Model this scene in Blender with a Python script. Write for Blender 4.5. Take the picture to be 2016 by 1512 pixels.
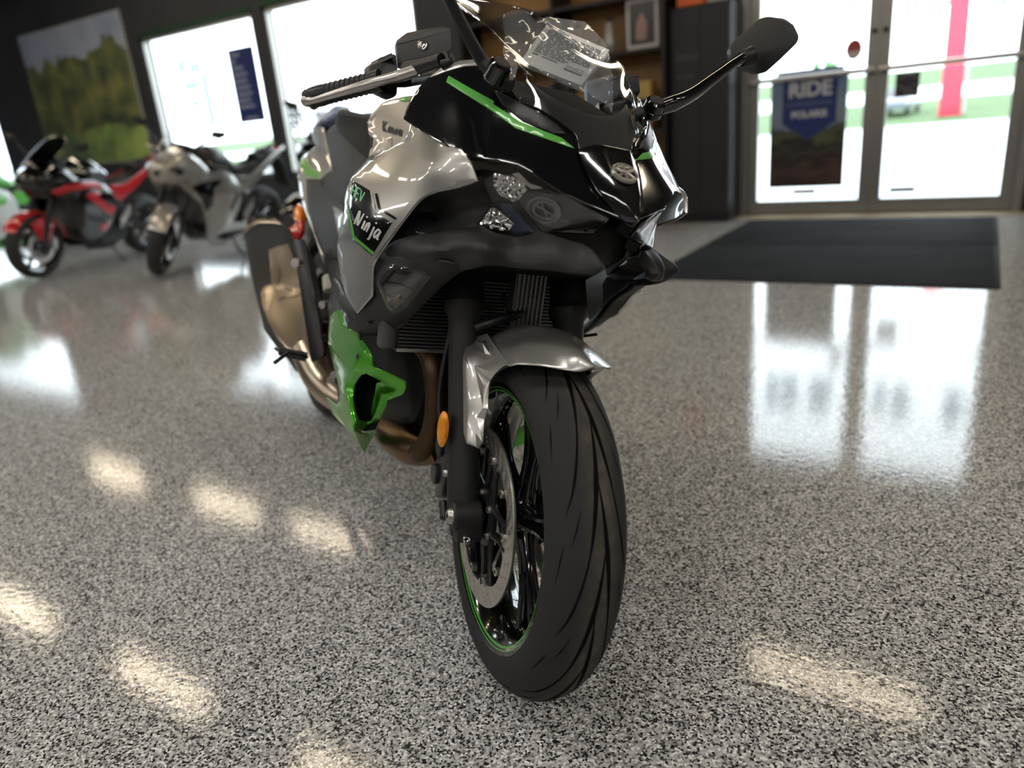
# Motorcycle showroom: everything is real geometry in metres. World: X along the window wall, Y towards it, Z up.
import bpy, bmesh, math, random
import numpy as np
from mathutils import Vector, Matrix
from mathutils.geometry import delaunay_2d_cdt
random.seed(7)
RAD = math.radians
for o in list(bpy.data.objects): bpy.data.objects.remove(o)
SC = bpy.context.scene
COL = SC.collection

# ------------------------------------------------------------------ camera, world, exposure
FPX, PPX, PPY = 1440.0, 1008.0, 756.0
CAMH = 0.9213
PITCH, ROLL, YAW = RAD(18.99956), RAD(-5.17235993), RAD(33.12973821)
def cam_rot():
    cy, sy = math.cos(YAW), math.sin(YAW)
    f0 = np.array([-sy, cy, 0.]); r0 = np.array([cy, sy, 0.]); u0 = np.array([0, 0, 1.])
    f = f0*math.cos(PITCH) - u0*math.sin(PITCH); u = f0*math.sin(PITCH) + u0*math.cos(PITCH)
    r = r0*math.cos(ROLL) + u*math.sin(ROLL); u2 = -r0*math.sin(ROLL) + u*math.cos(ROLL)
    return np.stack([r, u2, f], 1)
CR = cam_rot(); CP = np.array([0, 0, CAMH])
cd = bpy.data.cameras.new('camera'); cam = bpy.data.objects.new('camera', cd); COL.objects.link(cam)
cd.sensor_width = 36.0; cd.lens = FPX*36/2016; cd.clip_start = .02; cd.clip_end = 500
cam.matrix_world = Matrix([[CR[0, 0], CR[0, 1], -CR[0, 2], 0], [CR[1, 0], CR[1, 1], -CR[1, 2], 0], [CR[2, 0], CR[2, 1], -CR[2, 2], CAMH], [0, 0, 0, 1]])
cd.dof.use_dof = True; cd.dof.focus_distance = 1.22; cd.dof.aperture_fstop = 2.1
SC.camera = cam
SC.view_settings.view_transform = 'Standard'; SC.view_settings.look = 'None'
SC.view_settings.gamma = 1.0; SC.view_settings.exposure = 0.75
try: SC.view_settings.use_curve_mapping = False
except Exception: pass
W = bpy.data.worlds.new('overcast_sky'); SC.world = W; W.use_nodes = True
bg = W.node_tree.nodes['Background']; bg.inputs['Color'].default_value = (.86, .95, 1.0, 1); bg.inputs['Strength'].default_value = 3.9

# ------------------------------------------------------------------ materials
def mat(name, color, rough=.5, metal=0., coat=0., spec=.5, emit=None, estr=0., alpha=None, coatr=.03, trans=0., ior=1.45):
    m = bpy.data.materials.new(name); m.use_nodes = True
    b = m.node_tree.nodes['Principled BSDF']
    b.inputs['Base Color'].default_value = (*color, 1); b.inputs['Roughness'].default_value = rough
    b.inputs['Metallic'].default_value = metal; b.inputs['Coat Weight'].default_value = coat
    b.inputs['Coat Roughness'].default_value = coatr; b.inputs['Specular IOR Level'].default_value = spec
    b.inputs['IOR'].default_value = ior
    if trans: b.inputs['Transmission Weight'].default_value = trans
    if emit: b.inputs['Emission Color'].default_value = (*emit, 1); b.inputs['Emission Strength'].default_value = estr
    return m
def nodes(m): return m.node_tree.nodes, m.node_tree.links, m.node_tree.nodes['Principled BSDF']
def noise(m, scale, detail=2, rough=.5, coord='Object'):
    n, l, b = nodes(m)
    tc = n.new('ShaderNodeTexCoord'); t = n.new('ShaderNodeTexNoise'); t.inputs['Scale'].default_value = scale
    t.inputs['Detail'].default_value = detail; t.inputs['Roughness'].default_value = rough
    l.new(tc.outputs[coord], t.inputs['Vector']); return t
def ramp(m, src, stops, interp='LINEAR'):
    n, l, b = nodes(m)
    r = n.new('ShaderNodeValToRGB'); r.color_ramp.interpolation = interp
    e = r.color_ramp.elements
    while len(e) > len(stops): e.remove(e[-1])
    while len(e) < len(stops): e.new(.5)
    for k, (p, c) in zip(e, stops): k.position = p; k.color = (*c, 1)
    l.new(src, r.inputs['Fac']); return r
def bump(m, src, strength, dist=.001):
    n, l, b = nodes(m)
    k = n.new('ShaderNodeBump'); k.inputs['Strength'].default_value = strength; k.inputs['Distance'].default_value = dist
    l.new(src, k.inputs['Height']); l.new(k.outputs['Normal'], b.inputs['Normal']); return k
def thin_glass(name, tint=(1, 1, 1), refl=1.0, rough=.0, haze=0., ior=1.5, hazecol=(.9, .9, .9)):
    m = bpy.data.materials.new(name); m.use_nodes = True; n = m.node_tree.nodes; l = m.node_tree.links
    n.remove(n['Principled BSDF']); out = n['Material Output']
    t = n.new('ShaderNodeBsdfTransparent'); t.inputs['Color'].default_value = (*tint, 1)
    g = n.new('ShaderNodeBsdfGlossy'); g.inputs['Roughness'].default_value = rough; g.inputs['Color'].default_value = (refl, refl, refl, 1)
    ge = n.new('ShaderNodeNewGeometry'); dt = n.new('ShaderNodeVectorMath'); dt.operation = 'DOT_PRODUCT'
    l.new(ge.outputs['Incoming'], dt.inputs[0]); l.new(ge.outputs['Normal'], dt.inputs[1])
    def mth(op, a, v=None, w=None):
        k = n.new('ShaderNodeMath'); k.operation = op; l.new(a, k.inputs[0])
        if v is not None: k.inputs[1].default_value = v
        if w is not None: k.inputs[2].default_value = w
        k.use_clamp = op == 'SUBTRACT'; return k.outputs[0]
    ab = mth('ABSOLUTE', dt.outputs['Value']); iv = n.new('ShaderNodeMath'); iv.operation = 'SUBTRACT'; iv.use_clamp = True; iv.inputs[0].default_value = 1; l.new(ab, iv.inputs[1])
    r0 = ((ior-1)/(ior+1))**2; fz = mth('MULTIPLY_ADD', mth('POWER', iv.outputs[0], 5), 1-r0, r0)
    class fr: outputs = [fz]
    mx = n.new('ShaderNodeMixShader'); l.new(fr.outputs[0], mx.inputs[0]); l.new(t.outputs[0], mx.inputs[1]); l.new(g.outputs[0], mx.inputs[2])
    last = mx
    if haze:
        d = n.new('ShaderNodeBsdfDiffuse'); d.inputs['Color'].default_value = (*hazecol, 1)
        m2 = n.new('ShaderNodeMixShader'); m2.inputs[0].default_value = haze
        l.new(mx.outputs[0], m2.inputs[1]); l.new(d.outputs[0], m2.inputs[2]); last = m2
    l.new(last.outputs[0], out.inputs['Surface']); return m
M = {}
M['silver'] = mat('silver_metallic_paint', (.50, .485, .455), .30, .75, 1.0)
M['gloss_black'] = mat('gloss_black_paint', (.0035, .0035, .004), .12, 0, 1.0)
M['matte_black'] = mat('matte_black_plastic', (.016, .016, .0165), .5, 0, 0, .42)
M['satin_black'] = mat('satin_black_metal', (.010, .010, .011), .38, 0, 0, .45)
M['deep_black'] = mat('deep_black_plastic', (.006, .006, .006), .6, 0, 0, .25)  # the darkest of the blacks, one even colour
M['green'] = mat('candy_green_paint', (.085, .42, .018), .30, .55, .8)
M['lime'] = mat('lime_green_graphic', (.10, .42, .06), .32, 0, .6)
M['rubber'] = mat('tyre_rubber', (.020, .020, .020), .62, 0, 0, .35)
M['groove'] = mat('tread_groove_shade', (.004, .004, .004), .9, 0, 0, .1)  # flat dark strips on the tread; the groove's shade is in the colour
M['chrome'] = mat('chrome', (.82, .81, .79), .10, 1)
M['alu'] = mat('brushed_aluminium', (.50, .48, .45), .32, 1)
M['steel'] = mat('disc_steel', (.52, .50, .47), .34, 1)
M['champagne'] = mat('champagne_heat_shield', (.46, .385, .29), .28, .9)
M['bronze'] = mat('heat_tinted_header', (.20, .125, .065), .36, 1)
M['amber'] = mat('amber_reflector', (.85, .30, .02), .18, .2, .6)
M['orange_lens'] = mat('orange_signal_lens', (.80, .20, .01), .2, 0, .5)
M['red_lens'] = mat('red_tail_lens', (.55, .03, .01), .22, 0, .5)
M['lamp_dark'] = mat('smoked_headlight_lens', (.008, .008, .009), .12, 0, 1.0)
M['seat'] = mat('seat_vinyl', (.020, .020, .021), .55, 0, 0, .4)
M['fin'] = mat('radiator_fin', (.16, .16, .155), .4, .7)
M['paper'] = mat('booklet_paper', (.92, .88, .80), .7)
M['ink'] = mat('printed_ink', (.04, .04, .045), .7)
M['screen'] = thin_glass('windscreen_acrylic', (.95, .96, .97), 1.0, .01)
M['clear'] = thin_glass('clear_lens', (.92, .92, .92), 1.0, .02)
M['bag'] = thin_glass('crinkled_clear_bag', (.97, .975, .98), 1.0, .05, .09)
n_ = noise(M['seat'], 300, 2); bump(M['seat'], n_.outputs[0], .25, .0006)
n_ = noise(M['matte_black'], 500, 2); bump(M['matte_black'], n_.outputs[0], .15, .0004)
n_ = noise(M['rubber'], 9, 3); r_ = ramp(M['rubber'], n_.outputs[0], [(.35, (.026, .026, .026)), (.7, (.040, .038, .035))])
M['rubber'].node_tree.links.new(r_.outputs[0], nodes(M['rubber'])[2].inputs['Base Color'])
M['dusty'] = mat('dusty_tread_rubber', (.03, .03, .03), .75, 0, 0, .3)     # dust worn into the crown of the tread
_n, _l, _b = nodes(M['dusty']); _at = _n.new('ShaderNodeAttribute'); _at.attribute_name = 'dust'; _nz = noise(M['dusty'], 40, 5)
_mu = _n.new('ShaderNodeMath'); _mu.operation = 'MULTIPLY'; _l.new(_at.outputs['Fac'], _mu.inputs[0]); _l.new(_nz.outputs[0], _mu.inputs[1])
_r = ramp(M['dusty'], _mu.outputs[0], [(0, (.027, .027, .027)), (.3, (.050, .045, .038)), (.7, (.105, .092, .075))]); _l.new(_r.outputs[0], _b.inputs['Base Color'])

# ------------------------------------------------------------------ object helpers
def setp(o, label=None, cat=None, group=None, kind=None):
    if label: o['label'] = label
    if cat: o['category'] = cat
    if group: o['group'] = group
    if kind: o['kind'] = kind
    return o
def empty(name, label, cat, loc=(0, 0, 0), rotz=0, group=None, matrix=None):
    o = bpy.data.objects.new(name, None); COL.objects.link(o); o.empty_display_size = .1
    if matrix is not None: o.matrix_world = matrix
    else: o.location = loc; o.rotation_euler = (0, 0, rotz)
    return setp(o, label, cat, group)
def obj(name, V, F, m, parent=None, smooth=True, label=None, mi=None, sharp=35):
    me = bpy.data.meshes.new(name)
    me.from_pydata([tuple(map(float, v)) for v in V], [], [tuple(int(i) for i in f) for f in F])
    ms = m if isinstance(m, (list, tuple)) else [m]
    for k in ms: me.materials.append(k)
    if mi is not None: me.polygons.foreach_set('material_index', np.array(mi, 'i'))
    me.validate(); me.update()
    if smooth:
        me.polygons.foreach_set('use_smooth', np.ones(len(me.polygons), bool))
        if sharp: me.set_sharp_from_angle(angle=RAD(sharp))
    o = bpy.data.objects.new(name, me); COL.objects.link(o)
    if parent is not None: o.parent = parent
    if label: o['label'] = label
    return o
class MB:                                   # collects shapes into one mesh
    def __init__(s): s.V = []; s.F = []; s.MI = []
    def add(s, V, F, mi=0):
        b = len(s.V); s.V += [tuple(v) for v in V]; s.F += [tuple(i+b for i in f) for f in F]; s.MI += [mi]*len(F); return s
    def build(s, name, m, parent=None, smooth=True, label=None, sharp=35):
        return obj(name, s.V, s.F, m, parent, smooth, label, s.MI, sharp)
def mirror(V, F): return [(v[0], -v[1], v[2]) for v in V], [tuple(reversed(f)) for f in F]
def box(x0, x1, y0, y1, z0, z1, b=0.0):
    if b <= 0:
        V = [(x, y, z) for x in (x0, x1) for y in (y0, y1) for z in (z0, z1)]
        return V, [(0, 1, 3, 2), (4, 6, 7, 5), (0, 4, 5, 1), (2, 3, 7, 6), (0, 2, 6, 4), (1, 5, 7, 3)]
    b = min(b, (x1-x0)*.49, (y1-y0)*.49, (z1-z0)*.49)
    bm = bmesh.new(); bmesh.ops.create_cube(bm, size=1)
    for v in bm.verts:
        v.co = ((x0+x1)/2+v.co.x*(x1-x0), (y0+y1)/2+v.co.y*(y1-y0), (z0+z1)/2+v.co.z*(z1-z0))
    bmesh.ops.bevel(bm, geom=bm.edges[:], offset=b, segments=2, affect='EDGES', profile=.6)
    return bmdata(bm)
def bmdata(bm):
    bm.verts.index_update(); V = [tuple(v.co) for v in bm.verts]; F = [tuple(v.index for v in f.verts) for f in bm.faces]; bm.free(); return V, F
def xf(VF, mtx):
    V, F = VF; A = np.array(mtx, float)
    if A.shape == (3, 3): A = np.vstack([np.hstack([A, np.zeros((3, 1))]), [0, 0, 0, 1]])
    P = np.hstack([np.array(V, float), np.ones((len(V), 1))]) @ A.T
    return [tuple(p[:3]) for p in P], F
def cr(*pts, n=5, closed=False):            # Catmull-Rom through points of any dimension
    P = np.array(pts, float); N = len(P); out = []
    for i in range(N if closed else N-1):
        p0 = P[(i-1) % N] if closed or i > 0 else 2*P[0]-P[1]
        p1 = P[i]; p2 = P[(i+1) % N]
        p3 = P[(i+2) % N] if closed or i+2 < N else 2*P[-1]-P[-2]
        for k in range(n):
            t = k/n
            out.append(.5*((2*p1)+(-p0+p2)*t+(2*p0-5*p1+4*p2-p3)*t*t+(-p0+3*p1-3*p2+p3)*t**3))
    if not closed: out.append(P[-1])
    return [tuple(p) for p in out]
def tube(pts, r, seg=12, caps=True, flat=None):   # swept round (or flattened) bar along points; r may be a list
    P = np.array(pts, float); N = len(P)
    rr = np.full(N, r, float) if np.isscalar(r) else np.interp(np.linspace(0, 1, N), np.linspace(0, 1, len(r)), r)
    T = np.gradient(P, axis=0); T /= np.linalg.norm(T, axis=1)[:, None]+1e-12
    a = np.array([0, 0, 1.]) if abs(T[0][2]) < .9 else np.array([1., 0, 0])
    u = np.cross(T[0], a); u /= np.linalg.norm(u)
    V = []; F = []
    fl = 1.0 if flat is None else flat
    for i in range(N):
        u = u-T[i]*(u@T[i]); u /= np.linalg.norm(u); w = np.cross(T[i], u)
        for k in range(seg):
            an = 2*math.pi*k/seg
            V.append(P[i]+rr[i]*(math.cos(an)*u+fl*math.sin(an)*w))
    for i in range(N-1):
        for k in range(seg):
            k2 = (k+1) % seg
            F.append((i*seg+k, i*seg+k2, (i+1)*seg+k2, (i+1)*seg+k))
    if caps:
        F.append(tuple(range(seg))[::-1]); F.append(tuple((N-1)*seg+k for k in range(seg)))
    return V, F
def lathe(prof, seg=48, a0=0, a1=2*math.pi, closed_prof=False):    # profile (r, y): turned about the Y axis, in the XZ plane
    full = abs(a1-a0-2*math.pi) < 1e-6
    n = seg if full else seg+1; V = []; F = []
    for i in range(n):
        a = a0+(a1-a0)*i/seg
        for r, y in prof: V.append((r*math.cos(a), y, r*math.sin(a)))
    m = len(prof)
    for i in range(seg):
        j = (i+1) % n
        for k in range(m if closed_prof else m-1):
            k2 = (k+1) % m
            F.append((i*m+k, j*m+k, j*m+k2, i*m+k2))
    return V, F
def cyl(p0, p1, r0, r1=None, seg=20, bev=.12):
    r1 = r0 if r1 is None else r1; p0 = np.array(p0, float); p1 = np.array(p1, float); L = np.linalg.norm(p1-p0); b = min(bev*min(r0, r1), L*.3)/L
    return tube([p0+(p1-p0)*t for t in (0, b*.999, 1-b*.999, 1)], 1, seg) if False else _cyl(p0, p1, r0, r1, seg, b*L)
def _cyl(p0, p1, r0, r1, seg, b):
    d = (p1-p0); L = np.linalg.norm(d); d = d/L
    a = np.array([0, 0, 1.]) if abs(d[2]) < .9 else np.array([1., 0, 0])
    u = np.cross(d, a); u /= np.linalg.norm(u); w = np.cross(d, u)
    rings = [(0, r0-b), (b, r0), (L-b, r1), (L, r1-b)]; V = []; F = []
    for t, r in rings:
        for k in range(seg):
            an = 2*math.pi*k/seg; V.append(p0+d*t+r*(math.cos(an)*u+math.sin(an)*w))
    for i in range(3):
        for k in range(seg):
            k2 = (k+1) % seg; F.append((i*seg+k, i*seg+k2, (i+1)*seg+k2, (i+1)*seg+k))
    F.append(tuple(range(seg))[::-1]); F.append(tuple(3*seg+k for k in range(seg)))
    return V, F
def hull(pts, bev=0.0, seg=2):
    bm = bmesh.new()
    for p in pts: bm.verts.new(p)
    bmesh.ops.convex_hull(bm, input=bm.verts[:])
    bmesh.ops.delete(bm, geom=[v for v in bm.verts if not v.link_faces], context='VERTS')
    bmesh.ops.dissolve_limit(bm, angle_limit=RAD(3), verts=bm.verts[:], edges=bm.edges[:])
    if bev > 0: bmesh.ops.bevel(bm, geom=bm.edges[:], offset=bev, segments=seg, affect='EDGES', profile=.6, clamp_overlap=True)
    bmesh.ops.recalc_face_normals(bm, faces=bm.faces[:])
    return bmdata(bm)
def inpoly(P, poly):
    P = np.asarray(P, float); poly = np.asarray(poly, float); c = np.zeros(len(P), bool); j = len(poly)-1
    for i in range(len(poly)):
        xi, yi = poly[i]; xj, yj = poly[j]
        with np.errstate(divide='ignore', invalid='ignore'):
            k = ((yi > P[:, 1]) != (yj > P[:, 1])) & (P[:, 0] < (xj-xi)*(P[:, 1]-yi)/(yj-yi+1e-20)+xi)
        c ^= k; j = i
    return c
def segdist(P, poly):
    P = np.asarray(P, float); a = np.asarray(poly, float); b = np.roll(a, -1, 0); d = np.full(len(P), 1e9)
    for p, q in zip(a, b):
        v = q-p; t = np.clip(((P-p)@v)/(v@v+1e-20), 0, 1); d = np.minimum(d, np.linalg.norm(P-(p+t[:, None]*v), axis=1))
    return d
def resample(poly, step):
    out = []; P = [np.array(p, float) for p in poly]
    for a, b in zip(P, P[1:]+P[:1]):
        n = max(1, int(math.ceil(np.linalg.norm(b-a)/step)))
        for k in range(n): out.append(a+(b-a)*k/n)
    return out
def fill2d(outline, holes=(), step=10):      # triangulated filled outline: verts2d, tris, boundary loops
    loops = [resample(outline, step)]+[resample(h, step) for h in holes]
    pts = []; edges = []; L = []
    for lp in loops:
        b = len(pts); pts += lp; n = len(lp); edges += [(b+i, b+(i+1) % n) for i in range(n)]; L.append([b+i for i in range(n)])
    A = np.array(loops[0]); lo, hi = A.min(0), A.max(0)
    g = [];
    for iy, y in enumerate(np.arange(lo[1]+step*.5, hi[1], step*.87)):
        for x in np.arange(lo[0]+step*(.5 if iy % 2 else 1), hi[0], step): g.append((x, y))
    if g:
        g = np.array(g); ok = inpoly(g, loops[0]) & (segdist(g, loops[0]) > step*.45)
        for h in loops[1:]: ok &= ~inpoly(g, h) & (segdist(g, h) > step*.45)
        pts += list(g[ok])
    v, e, f, ov, oe, of = delaunay_2d_cdt([Vector((float(p[0]), float(p[1]))) for p in pts], edges, [], 0, 1e-5)
    v = np.array([(p.x, p.y) for p in v]); f = [t for t in f]
    c = np.array([v[list(t)].mean(0) for t in f]); ok = inpoly(c, loops[0])
    for h in loops[1:]: ok &= ~inpoly(c, h)
    return v, [t for t, k in zip(f, ok) if k]
def shell(P, tris, thick, rim=.0014, toward=None):    # gives a triangulated sheet thickness and a rounded rim; 'toward' = outer side
    P = np.array(P, float); T = np.array(tris)
    n = np.cross(P[T[:, 1]]-P[T[:, 0]], P[T[:, 2]]-P[T[:, 0]])
    if toward is not None and (n*(np.asarray(toward)-P[T].mean(1))).sum() < 0: T = T[:, ::-1]; n = -n
    N = np.zeros_like(P)
    for k in range(3): np.add.at(N, T[:, k], n)
    N /= np.linalg.norm(N, axis=1)[:, None]+1e-15
    used = np.zeros(len(P), bool); used[T.ravel()] = True
    cnt = {}
    for t in T:
        for a, b in ((t[0], t[1]), (t[1], t[2]), (t[2], t[0])): cnt[(a, b)] = 1
    bd = [(a, b) for (a, b) in cnt if (b, a) not in cnt]
    out = np.zeros_like(P)
    for a, b in bd:
        d = P[b]-P[a]; d /= np.linalg.norm(d)+1e-15
        for i in (a, b):
            o = np.cross(d, N[i]); out[i] += o
    ln = np.linalg.norm(out, axis=1); out[ln > 0] /= ln[ln > 0][:, None]
    m = len(P); V = [P]; r = min(rim, thick*.45)
    F = [tuple(t) for t in T]
    ring = [P+out*r*.75-N*r*.25, P+out*r-N*r]
    back = P-N*thick
    V = np.vstack([P, ring[0], ring[1], back])
    for a, b in bd:
        for k in range(3): F.append((b+k*m, a+k*m, a+(k+1)*m, b+(k+1)*m))
    F += [tuple(i+3*m for i in t[::-1]) for t in T]
    keep = np.zeros(len(V), bool)
    for f in F: keep[list(f)] = True
    idx = np.cumsum(keep)-1
    return [tuple(v) for v in V[keep]], [tuple(idx[i] for i in f) for f in F]
# ------------------------------------------------------------------ the room
WY = 6.904; CEIL = 3.6; XL, XR, YB = -21.0, 6.5, -7.0
def struct(name, VF, m, parent=None, smooth=False):
    o = obj(name, VF[0], VF[1], m, parent, smooth)
    if parent is None: o['kind'] = 'structure'
    return o
# epoxy flake floor
fm = mat('epoxy_flake_floor', (.3, .3, .3), .08, 0, 0, .5); M['floor'] = fm
n, l, b = nodes(fm); tc = n.new('ShaderNodeTexCoord')
vo = n.new('ShaderNodeTexVoronoi'); vo.inputs['Scale'].default_value = 270; l.new(tc.outputs['Object'], vo.inputs['Vector'])
sp = n.new('ShaderNodeSeparateColor'); l.new(vo.outputs['Color'], sp.inputs[0])
r1 = ramp(fm, sp.outputs[0], [(0, (.02, .02, .021)), (.15, (.08, .08, .08)), (.27, (.26, .257, .25)), (.45, (.44, .435, .425)), (.70, (.58, .575, .56)), (.88, (.84, .83, .81))], 'CONSTANT')
l.new(r1.outputs[0], b.inputs['Base Color'])
nb = n.new('ShaderNodeTexNoise'); nb.inputs['Scale'].default_value = 55; nb.inputs['Detail'].default_value = 3; l.new(tc.outputs['Object'], nb.inputs['Vector'])
bump(fm, nb.outputs[0], .085, .004)
struct('floor', box(XL, XR, YB, WY+.1, -.1, 0), fm)
wm = mat('dark_wall_paint', (.022, .024, .030), .55); M['wall'] = wm
wn = noise(wm, 3, 3); wr = ramp(wm, wn.outputs[0], [(.3, (.027, .029, .037)), (.7, (.037, .039, .047))]); wm.node_tree.links.new(wr.outputs[0], nodes(wm)[2].inputs['Base Color'])
M['ceil'] = mat('dark_ceiling', (.05, .05, .052), .8)
M['wall_grey'] = mat('grey_wall_paint', (.16, .16, .165), .6)
M['frame_alu'] = mat('door_frame_aluminium', (.30, .29, .27), .38, .8)
M['white_trim'] = mat('cream_baseboard_paint', (.62, .60, .55), .5)
M['glass'] = thin_glass('window_glass', (.97, .99, 1.0), 1.0, 0)
struct('ceiling', box(XL, XR, YB, WY+.1, CEIL, CEIL+.1), M['ceil'])
# openings in the window wall: (x0, x1, z0, z1)
W0 = (-20.5, -14.7, .46, 3.35); W1 = (-10.2, -7.84, .62, 2.58); W2 = (-7.66, -5.32, .62, 2.6); DR = (-1.80, .22, 0, 2.5)
def wall_with_holes(name, holes, m):
    mb = MB(); xs = XL
    for (a, bb, z0, z1) in sorted(holes):
        mb.add(*box(xs, a, WY, WY+.2, 0, CEIL))
        if z0 > 0: mb.add(*box(a, bb, WY, WY+.2, 0, z0))
        mb.add(*box(a, bb, WY, WY+.2, z1, CEIL)); xs = bb
    mb.add(*box(xs, XR, WY, WY+.2, 0, CEIL))
    o = mb.build(name, m, None, False); o['kind'] = 'structure'; return o
wall_with_holes('wall_back', [W0, W1, W2, DR], wm)
struct('wall_left', box(XL-.2, XL, YB, WY+.2, 0, CEIL), wm)
struct('wall_right', box(XR, XR+.2, YB, WY+.2, 0, CEIL), M['wall_grey'])
struct('wall_front', box(XL, XR, YB-.2, YB, 0, CEIL), M['wall_grey'])
struct('baseboard_back', box(XL, -14.5, WY-.03, WY, 0, .40, .005), M['white_trim'])
mgt = mat('dark_green_window_trim', (.004, .05, .022), .5)
for k, w in enumerate((W0, W1, W2)):
    fr = MB(); t = .055
    x0, x1, z0, z1 = w
    for bx in ((x0, x0+t, z0, z1), (x1-t, x1, z0, z1), (x0, x1, z0, z0+t), (x0, x1, z1-t, z1)): fr.add(*box(bx[0], bx[1], WY+.03, WY+.11, bx[2], bx[3], .004))
    wn_ = fr.build('window_%d' % (k+1), M['frame_alu'], None, False); wn_['kind'] = 'structure'
    obj('window_pane', *box(x0+t, x1-t, WY+.065, WY+.071, z0+t, z1-t), M['glass'], wn_, False)
    if k: struct('trim_%d' % k, box(x0, x1, WY-.012, WY+.03, z1-.005, z1+.06, .003), mgt)
# double glass entrance doors
def door(k, x0, x1, pin):
    t = .085; z0, z1 = .02, 2.45
    mb = MB()
    mb.add(*box(x0, x0+t, WY+.03, WY+.075, z0, z1, .004)); mb.add(*box(x1-t, x1, WY+.03, WY+.075, z0, z1, .004))
    mb.add(*box(x0+t, x1-t, WY+.03, WY+.075, z0, z0+.11, .004)); mb.add(*box(x0+t, x1-t, WY+.03, WY+.075, z1-.1, z1, .004))
    d = mb.build('door_%d' % k, M['frame_alu'], None, False); d['kind'] = 'structure'
    obj('door_pane', *box(x0+t, x1-t, WY+.05, WY+.058, z0+.11, z1-.1), M['glass'], d, False)
    pb = MB(); pb.add(*cyl((x0+.02, WY-.04, 1.135), (x1-.02, WY-.04, 1.135), .023, None, 14))
    for xx in (x0+.045, x1-.045): pb.add(*box(xx-.02, xx+.02, WY-.055, WY+.035, 1.115, 1.155, .004))
    pb.build('push_bar', M['alu'], d)
    lk = MB(); lk.add(*cyl((pin, WY+.035, 1.42), (pin, WY+.018, 1.42), .022, None, 16)); lk.build('lock_cylinder', M['satin_black'], d)
    obj('door_sweep', *box(x0, x1, WY+.028, WY+.078, .003, .02), M['satin_black'], d, False)
    return d
d1 = door(1, -1.795, -.7925, -.83); d2 = door(2, -.7923, .215, -.75)
fr = MB()
for bx in ((-1.86, -1.795, 0, 2.52), (.215, .28, 0, 2.52)): fr.add(*box(bx[0], bx[1], WY-.02, WY+.12, bx[2], bx[3], .005))
fr.add(*box(-1.795, .215, WY-.02, WY+.12, 2.455, 2.52, .005))
o = fr.build('trim_3', M['frame_alu'], None, False); o['kind'] = 'structure'
struct('trim_4', box(-1.9, .32, WY-.12, WY+.12, 0, .012, .004), mat('brass_threshold', (.50, .42, .30), .4, .7))

# ------------------------------------------------------------------ ceiling lamps, in rows parallel to the window wall
lm = mat('warm_lamp_diffuser', (.9, .85, .75), .6, emit=(1.0, .83, .60), estr=8.8); lm_fill = mat('fill_lamp_diffuser', (.9, .9, .88), .6, emit=(1.0, .95, .88), estr=15.0)  # unseen lamp rows over and behind the camera, added brighter to fill the floor
lh = mat('white_lamp_housing', (.7, .7, .68), .5)
def lamp(x, y, label, fill=0):
    e = empty('ceiling_lamp', label, 'lamp', (x, y, CEIL), 0, 'linear ceiling lamps in rows')
    mb = MB(); mb.add(*box(-.66, .66, -.11, .11, -.09, 0, .01)); mb.build('housing', lh, e, False)
    obj('diffuser', *box(-.64, .64, -.095, .095, -.115, -.09, .01), lm_fill if fill else lm, e, False)
ZL = (CEIL-.11)/2.9
for y, xs in ((5.27, (-10.77, -8.19, -6.25, -3.9, -.62, 1.9, 4.3)), (2.72, (-13.3, -10.8, -8.37, -5.84, -3.4, -1.0, 1.6, 4.2)), (.2, (-10.5, -8.0, -5.5, -3.0, -.6, 1.9, 4.4)), (-2.3, (-10.5, -8.0, -5.5, -3.0, -.6, 1.9, 4.4)), (-4.9, (-8.0, -5.5, -3.0, -.6, 1.9, 4.4))):
    for x in xs: lamp(x, y, 'white linear ceiling lamp out of the picture overhead', y < 1)
# ------------------------------------------------------------------ survey of the motorcycle: its own frame (x forward, y to its left, z up; it leans on its stand)
def mkframe(az, le):
    h = np.array([math.cos(az), math.sin(az), 0.]); lf = np.array([-math.sin(az), math.cos(az), 0.])
    n = lf*math.cos(le)-np.array([0, 0, 1.])*math.sin(le); return np.stack([h, n, np.cross(h, n)], 1)
FB = mkframe(RAD(-33.5), RAD(13.6)); FW = mkframe(-.688, .217)
OB = np.array([-.6488, .9022, 0])+FB[:, 1]*-.01; OB[2] = 0
OW = np.array([-.6488, .9022, 0])+FW[:, 2]*.24+np.array([0, 0, .06])
def sight(px, py):
    d = CR @ np.array([(px-PPX)/FPX, -(py-PPY)/FPX, 1.]); return d
CB = (CP-OB) @ FB
def B(px, py, y=None, x=None, z=None):       # point of the bike on a known plane of its frame
    d = sight(px, py) @ FB; ax, v = (1, y) if y is not None else ((0, x) if x is not None else (2, z))
    return CB+d*(v-CB[ax])/d[ax]
CW = (CP-OW) @ FW
def WH(px, py, y):                           # same in the steered front wheel's frame (origin at the hub)
    d = sight(px, py) @ FW; return CW+d*(y-CW[1])/d[1]
def w2b(P): return (np.asarray(P, float) @ FW.T+OW-OB) @ FB
def b2w(P): return (np.asarray(P, float) @ FB.T+OB-OW) @ FW
def tob(VF): return [tuple(p) for p in w2b(VF[0])], VF[1]
def pix(p):
    q = (np.asarray(p) @ FB.T+OB-CP) @ CR; return np.array([PPX+FPX*q[0]/q[2], PPY-FPX*q[1]/q[2], q[2]])
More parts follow.
